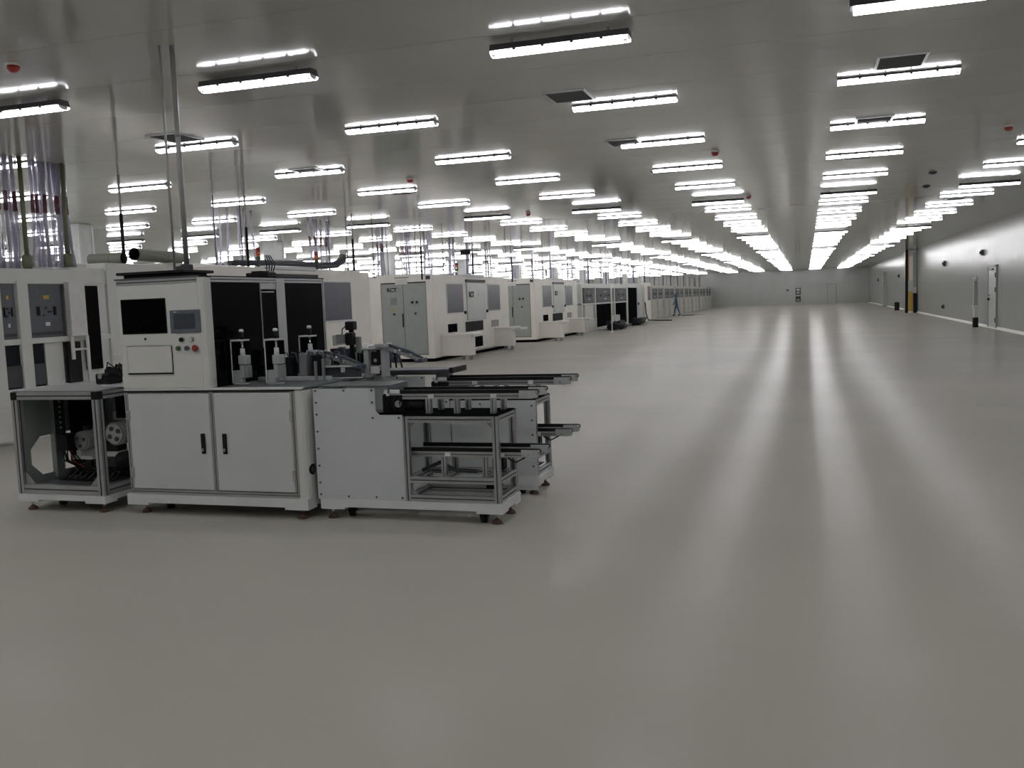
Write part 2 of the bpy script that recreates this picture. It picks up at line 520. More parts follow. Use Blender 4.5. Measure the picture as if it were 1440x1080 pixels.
for x, y, lab in [(2.32, 19.6, 'small dark ceiling box right of the aisle'), (2.5, 22.2, 'small dark round fixture on the ceiling near the right wall')]:
    solo('ceiling_box', MB().box(x - .07, x + .07, y - .06, y + .06, CEIL - .03, CEIL, c=.01).box(x - .03, x + .03, y - .03, y + .03, CEIL - .045, CEIL - .03), 'darkgrey', lab, 'ceiling fixture')

# ------------------------------------------------------------------ building columns
for i, y in enumerate([17.7, 26.0, 34.4, 43.0, 51.96, 60.4, 68.8, 77.4, 86.0, 94.5]):
    r = struct(MB().box(-16.2, -15.75, y - .22, y + .22, 0, CEIL, c=.02).build('trim_%d' % (i + 1), 'column'))
    part('corner_guard', 'frame', r, (-15.76, -15.735, y - .235, y - .17, 0, CEIL - .01), (-15.76, -15.735, y + .17, y + .235, 0, CEIL - .01))

# ------------------------------------------------------------------ common small parts
def levelling_foot(parent, x, y, top):
    f = MB().cyl((x, y, .028), (x, y, top), .010, 8).build('levelling_foot', 'steel', parent, smooth=True)
    MB().sweep([(x, y, .0), (x, y, .016), (x, y, .034)], [.040, .036, .014], 14).build('foot_pad', 'rust', f, smooth=True)
    MB().cyl((x, y, top - .022), (x, y, top - .008), .02, 6).build('lock_nut', 'steel', f)
def caster(parent, x, y, top):
    c = part('caster', 'black', parent, (x - .03, x + .03, y - .028, y + .028, top - .018, top), (x - .028, x - .021, y - .022, y + .028, .035, top - .018), (x + .021, x + .028, y - .022, y + .028, .035, top - .018))
    w = MB().cyl((x - .018, y, .034), (x + .018, y, .034), .034, 14).build('wheel', 'black', c, smooth=True)
    MB().cyl((x - .03, y, .034), (x + .03, y, .034), .009, 8).build('axle', 'steel', c)
def screws(parent, pts, y, r=.008):
    for x, z in pts:
        MB().cyl((x, y, z), (x, y - .006, z), r, 8).build('screw', 'darkgrey', parent)
def base_frame(parent, x0, x1, y0, y1, z0=.085, z1=.155, m='frame'):
    """white welded base with deeper corner feet"""
    b = MB()
    b.box(x0, x1, y0, y0 + .06, z0 + .012, z1); b.box(x0, x1, y1 - .06, y1, z0 + .012, z1)
    b.box(x0, x0 + .06, y0 + .06, y1 - .06, z0 + .012, z1); b.box(x1 - .06, x1, y0 + .06, y1 - .06, z0 + .012, z1)
    for xa in (x0, x1 - .2):
        for ya in (y0, y1 - .14):
            b.box(xa, xa + .2, ya, ya + .14, z0 - .006, z0 + .012)
    return b.build('base_frame', m, parent)

# ------------------------------------------------------------------ 1. open frame bench (far left, near)
tx0, tx1, ty0, ty1 = -6.32, -5.44, 6.10, 6.98
t = thing('frame_bench', ((tx0 + tx1) / 2, (ty0 + ty1) / 2, 0), 'open aluminium frame bench with black corner caps left of the white cabinet', 'workbench')
base_frame(t, tx0, tx1, ty0, ty1, .085, .145)
W = .06
for x in (tx0 + W / 2, tx1 - W / 2):
    for y in (ty0 + W / 2, ty1 - W / 2):
        prof('post', t, 2, .145, .935, x, y, W)
for y in (ty0 + W / 2, ty1 - W / 2):
    prof('top_rail', t, 0, tx0 + W, tx1 - W, y, .965, W, W)
    prof('bottom_rail', t, 0, tx0 + W, tx1 - W, y, .185, W * .9, .075)
for x in (tx0 + W / 2, tx1 - W / 2):
    prof('top_rail', t, 1, ty0 + W, ty1 - W, x, .965, W)
    prof('bottom_rail', t, 1, ty0 + W, ty1 - W, x, .185, W * .9, .075)
    for y in (ty0 + W / 2, ty1 - W / 2):
        part('corner_cap', 'black', t, (x - W / 2 - .003, x + W / 2 + .003, y - W / 2 - .003, y + W / 2 + .003, .932, .998), c=.004)
for x, s in ((tx0 + W, 1), (tx1 - W, -1)):
    MB().prism([(x, .22), (x + s * .10, .22), (x, .33)], 1, ty0 + .03, ty0 + .036).build('gusset', 'midgrey', t)
    MB().prism([(x, .22), (x + s * .16, .22), (x, .38)], 1, ty1 - .05, ty1 - .044).build('gusset', 'midgrey', t)
    MB().prism([(x, .93), (x + s * .12, .93), (x, .80)], 1, ty1 - .05, ty1 - .044).build('gusset', 'midgrey', t)
part('bench_top', 'midgrey', t, (tx0 + .01, tx1 - .01, ty0 + .012, ty1 - .012, .996, 1.008), c=.003)
part('floor_plate', 'darkgrey', t, (tx0 + .05, tx1 - .05, ty0 + .05, ty1 - .05, .20, .212))
part('back_panel', 'green', t, (tx0 + .06, -5.80, ty1 - .09, ty1 - .075, .56, .93), (tx0 + .20, tx0 + .34, ty1 - .12, ty1 - .09, .24, .93))
part('back_sill', 'darkgrey', t, (tx0 + .06, tx1 - .06, ty1 - .10, ty1 - .08, .212, .30))
part('side_panel', 'green', t, (tx0 + .055, tx0 + .065, 6.16, 6.92, .60, .93), (tx0 + .055, tx0 + .065, 6.16, 6.92, .21, .27), (tx0 + .055, tx0 + .065, 6.16, 6.20, .27, .60), (tx0 + .055, tx0 + .065, 6.82, 6.92, .27, .60))
part('side_divider', 'green', t, (tx0 + .05, tx0 + .10, 6.44, 6.53, .22, .93))
for ya, sg in ((6.20, 1), (6.82, -1)):
    MB().prism([(ya, .27), (ya + sg * .11, .27), (ya, .37)], 0, tx0 + .055, tx0 + .065).build('side_gusset', 'green', t)
    MB().prism([(ya, .60), (ya + sg * .11, .60), (ya, .50)], 0, tx0 + .055, tx0 + .065).build('side_gusset', 'green', t)
part('name_tag', 'cream', t, (-6.0, -5.84, ty1 - .094, ty1 - .09, .66, .74))
mt = MB().cyl((-5.62, 6.48, .60), (-5.62, 6.82, .60), .10, 18).build('motor', 'midgrey', t, smooth=True)
MB().cyl((-5.62, 6.465, .60), (-5.62, 6.48, .60), .085, 18).build('motor_face', 'alu', mt, smooth=True)
for a in range(4):
    aa = a * math.pi / 2 + .5
    xx, zz = -5.62 + .05 * math.cos(aa), .60 + .05 * math.sin(aa)
    MB().cyl((xx, 6.458, zz), (xx, 6.466, zz), .02, 10).build('bolt', 'darkgrey', mt)
part('motor_mount', 'paper', t, (-5.78, -5.46, 6.5, 6.75, .40, .44), (-5.52, -5.47, 6.5, 6.75, .44, .52))
part('vertical_duct', 'void', t, (-6.24, -6.02, 6.64, 6.80, .64, .995), (-6.24, -6.19, 6.64, 6.74, .30, .64))
part('rear_duct', 'void', t, (-5.70, -5.50, 6.60, 6.76, .72, .995))
m3 = MB().cyl((-6.0, 6.50, .53), (-6.0, 6.70, .53), .085, 18).build('motor', 'midgrey', t, smooth=True)
MB().cyl((-6.0, 6.488, .53), (-6.0, 6.50, .53), .07, 18).build('motor_face', 'alu', m3, smooth=True)
for a in range(3):
    aa = a * 2.1 + .4
    MB().cyl((-6.0 + .042 * math.cos(aa), 6.48, .53 + .042 * math.sin(aa)), (-6.0 + .042 * math.cos(aa), 6.489, .53 + .042 * math.sin(aa)), .016, 10).build('bolt', 'darkgrey', m3)
part('motor_mount', 'paper', t, (-6.12, -5.9, 6.5, 6.7, .37, .40), (-6.06, -6.02, 6.5, 6.7, .40, .45))
part('terminal_block', 'black', t, (-6.17, -6.06, 6.40, 6.5, .46, .60), (-6.19, -6.12, 6.42, 6.46, .60, .92))
for k in range(6):
    MB().cyl((-6.125, 6.418, .66 + k * .045), (-6.125, 6.410, .66 + k * .045), .010, 8).build('terminal_screw', 'steel', t)
for k in range(9):
    x = -6.12 + random.uniform(-.04, .1); y = 6.45
    pth = [(x, y, .47), (x + random.uniform(-.06, .06), y + .05, .36), (x + .1 + .05 * k * .5, y + .1, .23), (x + .25 + .03 * k, y + .12, .222)]
    MB().sweep(pth, .006, 6).build('cable', 'red' if k == 2 else 'black', t, smooth=True)
MB().cyl((-5.95, 6.6, .212), (-5.95, 6.6, .27), .09, 14).build('cable_coil', 'black', t, smooth=True)
part('power_box', 'black', t, (-5.78, -5.64, 6.52, 6.64, .44, .52), c=.008)
for k in range(26):
    xx = -6.12 + k * .022
    MB().sweep([(xx, 6.35, .215), (xx + .03, 6.42, .26 + .02 * (k % 3)), (xx + .07, 6.55, .22)], .008, 6).build('cable', 'black', t, smooth=True)
for x in (tx0 + .07, tx1 - .07):
    for y in (ty0 + .07, ty1 - .07): levelling_foot(t, x, y, .085)
MB().sweep([(-5.50, 6.42, .34), (-5.50, 6.42, .36), (-5.50, 6.62, .36), (-5.50, 6.62, .34)], [.08, .10, .10, .08], 16).build('blower', 'black', t, smooth=True)
caster(t, tx0 + .22, ty0 + .25, .09); caster(t, tx1 - .1, ty0 + .42, .09)

# black wired unit on the bench
g = thing('wired_unit', (-5.6, 6.45, 1.008), 'black wired gripper unit lying on the frame bench', 'device')
part('base_plate', 'plate', g, (-5.62, -5.28, 6.36, 6.62, 1.008, 1.03), c=.004)
part('housing', 'black', g, (-5.70, -5.56, 6.38, 6.56, 1.03, 1.12), (-5.64, -5.50, 6.42, 6.54, 1.10, 1.16), (-5.46, -5.36, 6.42, 6.52, 1.03, 1.06), c=.012)
MB().cyl((-5.63, 6.36, 1.10), (-5.63, 6.385, 1.10), .022, 12).build('lens', 'steel', g)
for k in range(10):
    x = -5.55 + random.uniform(-.1, .06)
    MB().sweep([(x, 6.45, 1.12), (x + .05, 6.42, 1.19 + random.uniform(-.02, .03)), (x + .14, 6.44, 1.15 + random.uniform(-.02, .03)), (x + .2, 6.46, 1.05)], .006, 6).build('wire', 'black', g, smooth=True)

# ------------------------------------------------------------------ 2. inspection cabinet with operator panel
cx0, cx1, cy0, cy1 = -5.215, -3.60, 6.15, 8.06
t = thing('inspection_cabinet', ((cx0 + cx1) / 2, (cy0 + cy1) / 2, 0), 'white two-door cabinet with black screen, touch panel and dark acrylic housing', 'machine cabinet')
base_frame(t, cx0 - .03, cx1, cy0 - .02, cy1, .085, .165)
part('carcass', 'white', t, (cx0 + .01, cx1 - .02, cy0 + .02, cy1 - .01, .165, .985), c=.006)
# aluminium face frame
prof('face_rail', t, 0, cx0, cx1 - .075, cy0 + .012, .185, .03, .035)
for x in (cx0 + .015, -4.405, cx1 - .09):
    prof('face_stile', t, 2, .2, .985, x, cy0 + .012, .03, .03)
part('face_groove', 'black', t, (cx0, cx1 - .08, cy0 - .002, cy0 + .02, .985, .996))
MB().prism([(cx1 - .075, cy0 + .004), (cx1 - .03, cy0 + .004), (cx1 - .008, cy0 + .02), (cx1, cy0 + .05), (cx1, cy0 + .12), (cx1 - .075, cy0 + .12)], 2, .165, .99).build('corner_post', 'white', t)
for x0, x1, hx, s in ((cx0 + .035, -4.425, -4.495, 1), (-4.385, cx1 - .108, -4.30, -1)):
    d = part('door', 'door', t, (x0, x1, cy0 - .008, cy0 + .014, .21, .975), c=.004)
    hd = part('handle', 'black', d, (hx - .019, hx + .019, cy0 - .02, cy0 - .008, .50, .66), c=.004)
    part('lock_barrel', 'steel', hd, (hx - .008, hx + .008, cy0 - .026, cy0 - .02, .52, .545))
    hxx = x0 if s == 1 else x1
    for z in (.34, .80):
        part('hinge', 'alu', d, (hxx - .014, hxx + .014, cy0 - .016, cy0 - .004, z - .04, z + .04), c=.003)
v = MB().cyl((cx1 - .001, cy0 + .42, .42), (cx1 - .03, cy0 + .42, .42), .065, 18).build('vent_fan', 'black', t)
v2 = MB().cyl((cx1 + .004, cy0 + .075, .38), (cx1 - .02, cy0 + .075, .38), .042, 18).build('cable_grommet', 'black', t)
MB().cyl((cx1 + .008, cy0 + .075, .38), (cx1 - .01, cy0 + .075, .38), .022, 14).build('grommet_hub', 'darkgrey', v2)
part('worktop', 'slate', t, (cx0, cx1, cy0 - .004, cy1, .996, 1.012), c=.003)
part('worktop_edge', 'white', t, (cx0, cx1, cy0 - .008, cy0 + .03, .998, 1.016), c=.003)
# operator housing
hx0, hx1, hz0, hz1 = -5.22, -4.41, 1.016, 1.875
part('housing_front', 'white', t, (hx0, hx1 - .055, cy0, cy0 + .03, hz0, hz1 - .045), c=.004)
MB().prism([(hx1 - .055, cy0), (hx1 - .025, cy0), (hx1 - .006, cy0 + .012), (hx1, cy0 + .035), (hx1, cy0 + .095), (hx1 - .055, cy0 + .095)], 2, hz0, hz1 - .005).build('housing_corner', 'white', t)
part('housing_left', 'white', t, (hx0, hx0 + .02, cy0 + .03, cy1 - .02, hz0, hz1 - .05), c=.003)
prof('housing_top_rail', t, 0, hx0, hx1 - .055, cy0 + .02, hz1 - .022, .04)
prof('housing_top_rail', t, 1, cy0 + .1, cy1 - .05, hx1 - .02, hz1 - .02, .04)
part('housing_roof', 'acrylic', t, (hx0, hx1, cy0 + .04, cy1 - .02, hz1, hz1 + .008))
part('roof_lid', 'black', t, (hx0 - .01, -4.6, cy0 + .02, cy0 + .42, hz1 + .04, hz1 + .062), (hx0 + .03, -4.64, cy0 + .06, cy0 + .38, hz1 + .008, hz1 + .04), c=.003)
part('roof_seam', 'slot', t, (hx0 - .012, hx1 - .055, cy0 - .004, cy0 + .03, hz1, hz1 + .012))
pa = part('side_window', 'acrylic', t, (hx1 - .012, hx1 - .004, cy0 + .095, 6.93, hz0, hz1 - .04))
part('side_window', 'acrylic', t, (hx1 - .012, hx1 - .004, 6.945, 7.19, hz0, hz1 - .1))
part('side_window', 'acrylic', t, (hx1 - .012, hx1 - .004, 7.33, 8.0, hz0, hz1 - .04))
part('window_edge', 'midgrey', t, (hx1 - .013, hx1 + .001, 6.931, 6.944, 1.28, hz1 - .04))
part('window_header', 'alu', t, (hx1 - .05, hx1 - .002, 6.95, 7.18, hz1 - .095, hz1 - .045), (hx1 - .04, hx1 - .0, 6.95, 7.15, hz1 - .125, hz1 - .115))
part('interior_back', 'acrylic', t, (hx0 + .02, hx1 - .02, cy1 - .03, cy1 - .02, hz0, hz1))
part('corner_column', 'door', t, (hx1 - .07, hx1 + .001, 7.19, 7.33, 1.012, hz1 - .005), c=.006)
prof('rear_post', t, 2, 1.012, hz1, hx1 - .03, 8.02, .05)
# screens and controls
s = part('monitor', 'black', t, (-5.185, -4.763, cy0 - .005, cy0 + .01, 1.448, 1.724), c=.002)
part('monitor_glass', 'screen', s, (-5.178, -4.770, cy0 - .0065, cy0 - .004, 1.455, 1.717))
s = part('touch_panel', 'hmi', t, (-4.728, -4.452, cy0 - .012, cy0 + .01, 1.447, 1.625), c=.004)
part('touch_screen', 'hmi2', s, (-4.692, -4.496, cy0 - .0135, cy0 - .010, 1.478, 1.597))
part('touch_logo', 'plate', s, (-4.690, -4.66, cy0 - .0135, cy0 - .011, 1.608, 1.613))
dr = part('keyboard_drawer', 'white', t, (-5.15, -4.735, cy0 - .012, cy0 + .006, 1.14, 1.35), c=.003)
part('drawer_gap', 'black', dr, (-5.153, -4.73, cy0 - .009, cy0 + .004, 1.128, 1.1395), (-4.7345, -4.73, cy0 - .006, cy0 + .004, 1.14, 1.35), (-5.154, -5.151, cy0 - .006, cy0 + .004, 1.14, 1.35), (-5.15, -4.735, cy0 - .006, cy0 + .004, 1.351, 1.354))
MB().cyl((-4.975, cy0 + .002, 1.408), (-4.975, cy0 - .004, 1.408), .010, 12).build('camera_hole', 'black', t)
for x, z, m in ((-4.632, 1.395, 'black'), (-4.545, 1.395, 'plate'), (-4.668, 1.328, 'greenp'), (-4.588, 1.328, 'darkgrey'), (-4.51, 1.328, 'red')):
    rr = .026 if m == 'red' else .018
    k = MB().cyl((x, cy0 + .002, z), (x, cy0 - .006, z), .022, 16).build('button_ring', 'alu', t)
    MB().sweep([(x, cy0 - .006, z), (x, cy0 - .022, z), (x, cy0 - .026, z)], [rr * .8, rr, rr * .8], 16).build('button_cap', m, k, smooth=True)
for x in (cx0 + .08, cx1 - .10):
    for y in (cy0 + .07, cy1 - .1): levelling_foot(t, x, y, .085)
caster(t, cx0 + .20, cy0 + .22, .09); caster(t, cx1 - .22, cy0 + .3, .09)

# cable connector block with wires on the housing roof
g = thing('connector_block', (-4.5, 7.15, hz1 + .008), 'black connector block with thin wires on top of the dark housing', 'connector')
part('body', 'black', g, (-4.64, -4.42, 7.08, 7.22, hz1 + .008, hz1 + .05), (-4.60, -4.48, 7.1, 7.2, hz1 + .05, hz1 + .065), c=.006)
for k in range(4):
    y = 7.12 + k * .03
    MB().sweep([(-4.45, y, hz1 + .045), (-4.45 + .01 * k, y, hz1 + .12), (-4.47, y, hz1 + .2)], .005, 6).build('wire', 'black', g, smooth=True)

# drop poles from the ceiling to the cabinet
p = thing('drop_pole', (-4.82, 6.52, hz1 + .008), 'thick grey conduit pole from the ceiling down to the cabinet roof', 'pole')
MB().cyl((-4.82, 6.52, hz1 + .008), (-4.82, 6.52, CEIL), .021, 12).build('pipe', 'pole', p, smooth=True)
part('clamp', 'darkgrey', p, (-4.865, -4.775, 6.49, 6.55, hz1 + .05, hz1 + .12), c=.008)
MB().cyl((-4.82, 6.52, 3.02), (-4.82, 6.52, 3.06), .026, 12).build('coupling', 'pole', p, smooth=True)
p = thing('drop_pole', (-4.90, 6.47, hz1 + .062), 'thin grey rod from the ceiling beside the thick conduit pole', 'pole')
MB().cyl((-4.90, 6.47, hz1 + .062), (-4.90, 6.47, CEIL), .010, 10).build('pipe', 'pole', p, smooth=True)
MB().cyl((-4.90, 6.47, hz1 + .062), (-4.90, 6.47, hz1 + .075), .028, 12).build('flange', 'pole', p)

# ------------------------------------------------------------------ clamps and handling gear on the worktop
def clamp(x, y, z, lab, h=1.0):
    g = thing('clamp_station', (x, y, z), lab, 'clamp', 'clamp stations on the cabinet worktop')
    part('base_block', 'fixture', g, (x - .045, x + .025, y - .03, y + .03, z + .012, z + .115 * h), (x - .05, x + .07, y - .035, y + .035, z, z + .012), c=.004)
    part('upright_plate', 'plate', g, (x - .06, x - .048, y - .035, y + .05, z + .012, z + .345 * h), c=.002)
    part('top_plate', 'plate', g, (x - .055, x + .07, y - .04, y + .05, z + .348 * h, z + .362 * h), c=.002)
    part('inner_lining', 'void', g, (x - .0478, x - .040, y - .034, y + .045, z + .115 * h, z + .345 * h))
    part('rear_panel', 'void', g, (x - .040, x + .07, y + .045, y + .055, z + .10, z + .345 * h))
    MB().cyl((x + .03, y, z + .24 * h), (x + .03, y, z + .348 * h), .010, 10).build('piston_rod', 'steel', g, smooth=True)
    MB().sweep([(x + .03, y, z + .22 * h), (x + .03, y, z + .29 * h)], [.022, .018], 12).build('piston_collar', 'frame', g, smooth=True)
    gr = part('gripper', 'fixture', g, (x + .005, x + .085, y - .035, y + .03, z + .16 * h, z + .235 * h), (x + .01, x + .05, y - .03, y + .03, z + .05, z + .16 * h), c=.006)
    part('gripper_pad', 'midgrey', gr, (x + .052, x + .09, y - .028, y + .03, z + .055, z + .155 * h), c=.004)
    MB().cyl((x + .028, y, z + .362 * h), (x + .028, y, z + .42 * h), .016, 10).build('air_cylinder', 'black', g, smooth=True)
    MB().sweep([(x + .028, y, z + .42 * h), (x + .028, y, z + .436 * h), (x + .028, y, z + .444 * h)], [.018, .02, .01], 12).build('knob', 'frame', g, smooth=True)
    return g
clamp(-4.335, 6.46, 1.012, 'grey clamp station with piston, left one at the worktop front')
clamp(-4.025, 6.46, 1.012, 'grey clamp station with piston, right one at the worktop front')
clamp(-4.06, 7.05, 1.012, 'smaller clamp station standing behind the front two', 1.0)

g = thing('fixture_block', (-4.0, 6.85, 1.012), 'low blue-black tooling blocks behind the clamp stations', 'fixture')
part('rail', 'plate', g, (-4.36, -3.70, 6.74, 6.80, 1.012, 1.045), c=.004)
for x, h, m in ((-4.22, .15, 'dark'), (-4.12, .19, 'dark'), (-3.98, .22, 'midgrey'), (-3.86, .20, 'dark')):
    part('block', m, g, (x - .035, x + .035, 6.82, 6.92, 1.012, 1.012 + h), c=.006)
for k, x in enumerate((-4.24, -4.17, -4.09, -3.80, -3.73)):
    part('pin_post', 'alu', g, (x - .008, x + .008, 6.70, 6.73, 1.012, 1.17 + .02 * (k % 3)), c=.002)
for k in range(7):
    x = -4.2 + k * .08
    MB().sweep([(x, 6.88, 1.19), (x + .02, 6.86, 1.24), (x + .07, 6.84, 1.235), (x + .09, 6.84, 1.15)], .007, 6).build('air_tube', 'blue', g, smooth=True)

def gantry(x, y, z0, z1, lab, box):
    g = thing('lift_gantry', (x, y, z0), lab, 'gantry')
    part('leg', 'fixture', g, (x - .10, x - .055, y - .04, y + .04, z0, z1), c=.004)
    part('leg', 'fixture', g, (x + .055, x + .10, y - .04, y + .04, z0, z1), c=.004)
    part('cross_plate', 'fixture', g, (x - .12, x + .12, y - .05, y + .05, z1, z1 + .016), c=.003)
    part('tie_plate', 'midgrey', g, (x - .055, x + .055, y - .03, y + .03, z0 + .07, z0 + .09))
    part('slide', 'black', g, (x - .045, x + .045, y - .02, y + .03, z0 + .10, z1 - .02), c=.008)
    MB().cyl((x, y - .022, z0 + .14), (x, y - .028, z0 + .14), .016, 12).build('slide_eye', 'steel', g)
    if box: part('tag_plate', 'paper', g, (x - .04, x + .04, y - .045, y - .03, z0 + .03, z0 + .09), c=.003)
    return g
gantry(-3.93, 6.98, 1.012, 1.195, 'grey two-leg lift gantry at the right end of the worktop', False)
gantry(-3.40, 7.02, 1.012, 1.240, 'grey two-leg lift gantry with white tag plate between the conveyors', True)

def arm(x0, z0, x1, z1, y, lab):
    g = thing('transfer_unit', (x0, y, z0), lab, 'transfer unit')
    d = Vector((x1 - x0, 0, z1 - z0)); n = Vector((-d.z, 0, d.x)).normalized()
    for k, yy in enumerate((y - .05, y + .05)):
        q = [(x0 + n.x * .012, z0 + n.z * .012), (x1 + n.x * .012, z1 + n.z * .012), (x1 - n.x * .012, z1 - n.z * .012), (x0 - n.x * .012, z0 - n.z * .012)]
        MB().prism(q, 1, yy - .008, yy + .008).build('side_bar', 'midgrey', g)
    for s in (.1, .38, .66, .93):
        p = Vector((x0, y, z0)) + Vector((d.x, 0, d.z)) * s
        MB().cyl((p.x, y - .065, p.z), (p.x, y + .065, p.z), .012, 10).build('cross_pin', 'steel', g, smooth=True)
    p = Vector((x0, y, z0)) + Vector((d.x, 0, d.z)) * .62
    MB().sweep([(x0, y, z0 + .02), (p.x, y + .01, p.z + .03), (x1, y, z1 + .012)], .012, 8).build('air_tube', 'blue', g, smooth=True)
    part('end_block', 'blue', g, (x1 - .05, x1 + .02, y - .06, y + .06, z1 - .02, z1 + .014), c=.005)
    part('head_block', 'fixture', g, (x0 - .06, x0 + .05, y - .06, y + .06, z0 - .012, z0 + .02), c=.006)
    return g
arm(-3.90, 1.225, -3.50, 1.11, 6.95, 'sloping grey-blue transfer unit left of the tagged gantry')
arm(-3.32, 1.27, -2.98, 1.15, 7.0, 'sloping grey-blue transfer unit right of the tagged gantry')

g = thing('transfer_tray', (-3.68, 7.0, 1.0), 'long grey transfer tray between the two lift gantries', 'tray')
part('front_wall', 'darkgrey', g, (-3.84, -3.50, 6.92, 6.935, 1.02, 1.105), c=.003)
part('lip', 'frame', g, (-3.85, -3.49, 6.90, 6.94, 1.105, 1.12), (-3.85, -3.49, 6.90, 6.94, 1.012, 1.022), c=.003)
part('base', 'midgrey', g, (-3.84, -3.50, 6.935, 7.2, 1.012, 1.03))
part('back_wall', 'green', g, (-3.84, -3.50, 7.2, 7.215, 1.012, 1.12))
part('pulley', 'frame', g, (-3.68, -3.64, 6.905, 6.92, 1.06, 1.12), c=.004)

g = thing('camera_stand', (-3.66, 7.3, 1.012), 'black inspection camera on a thin stand in front of the tinted window', 'camera')
part('post', 'black', g, (-3.79, -3.755, 7.30, 7.335, 1.012, 1.46), c=.003)
part('camera_body', 'black', g, (-3.80, -3.72, 7.25, 7.33, 1.40, 1.475), c=.008)
part('lens_block', 'black', g, (-3.79, -3.72, 7.22, 7.3, 1.27, 1.38), c=.01)
part('monitor_plate', 'midgrey', g, (-3.895, -3.81, 7.26, 7.28, 1.285, 1.365), c=.003)
part('side_column', 'green', g, (-3.72, -3.68, 7.28, 7.32, 1.2, 1.34), c=.003)
MB().sweep([(-3.80, 7.28, 1.44), (-3.835, 7.27, 1.41), (-3.84, 7.27, 1.36)], .005, 6).build('cable', 'black', g, smooth=True)
part('foot_plate', 'black', g, (-3.83, -3.70, 7.26, 7.38, 1.012, 1.03), c=.004)

g = thing('suction_manifold', (-3.7, 7.45, 1.012), 'row of dark blue suction valves along the back of the worktop', 'manifold')
for k in range(9):
    x = -4.02 + k * .075
    v = part('valve', 'blue' if k % 3 else 'black', g, (x - .027, x + .027, 7.42, 7.48, 1.10, 1.235 + .012 * (k % 2)), c=.006)
    MB().cyl((x, 7.418, 1.16), (x, 7.408, 1.16), .012, 10).build('port', 'steel', v)
part('rail', 'darkgrey', g, (-4.07, -3.62, 7.42, 7.49, 1.05, 1.10), (-4.05, -4.01, 7.43, 7.48, 1.012, 1.05), (-3.68, -3.64, 7.43, 7.48, 1.012, 1.05), c=.004)
for k in range(14):
    x = -4.05 + k * .055
    MB().sweep([(x, 7.38, 1.06), (x + random.uniform(-.03, .03), 7.36, 1.16 + random.uniform(0, .08)), (x + random.uniform(-.06, .06), 7.38, 1.10 + random.uniform(0, .1))], .008, 6).build('air_tube', 'blue' if k % 2 else 'black', g, smooth=True)
for k in range(3):
    x = -3.78 + k * .05
    MB().cyl((x, 7.40, 1.10), (x, 7.40, 1.20 + .03 * k), .009, 8).build('bright_nozzle', 'frame', g, smooth=True)

# ------------------------------------------------------------------ conveyors
def conveyor(parent, x0, x1, ya, yb, z, nose=True):
    """two narrow belt rails with pulleys; z is the belt surface"""
    for y in (ya, yb):
        r = MB().profile(0, x0, x1 - .03, y, z - .045, .032, .04).build('belt_rail', 'alu', parent, m2='slot')
        zz = z - .016
        pts = [(x1 + .016 * math.cos(a), zz + 0.018 * math.sin(a)) for a in [math.pi / 2 - math.pi * k / 8 for k in range(9)]]
        pts += [(x0, zz - .018), (x0, zz + .018)]
        MB().prism(pts, 1, y - .011, y + .011).build('belt', 'black', r)
        e = part('end_bracket', 'fixture', r, (x1 - .13, x1 + .004, y - .018, y - .013, z - .062, z - .006), (x1 - .13, x1 + .004, y + .013, y + .018, z - .062, z - .006), c=.002)
        MB().cyl((x1, y - .02, zz), (x1, y + .02, zz), .012, 12).build('pulley', 'steel', e, smooth=True)
        MB().cyl((x1 - .08, y - .02, z - .044), (x1 - .08, y + .02, z - .044), .010, 12).build('idler', 'steel', e, smooth=True)
        for s in (.30, .72):
            xx = x0 + (x1 - x0) * s
            part('clip', 'frame', r, (xx - .022, xx + .022, y - .024, y - .015, z - .058, z - .03), c=.002)

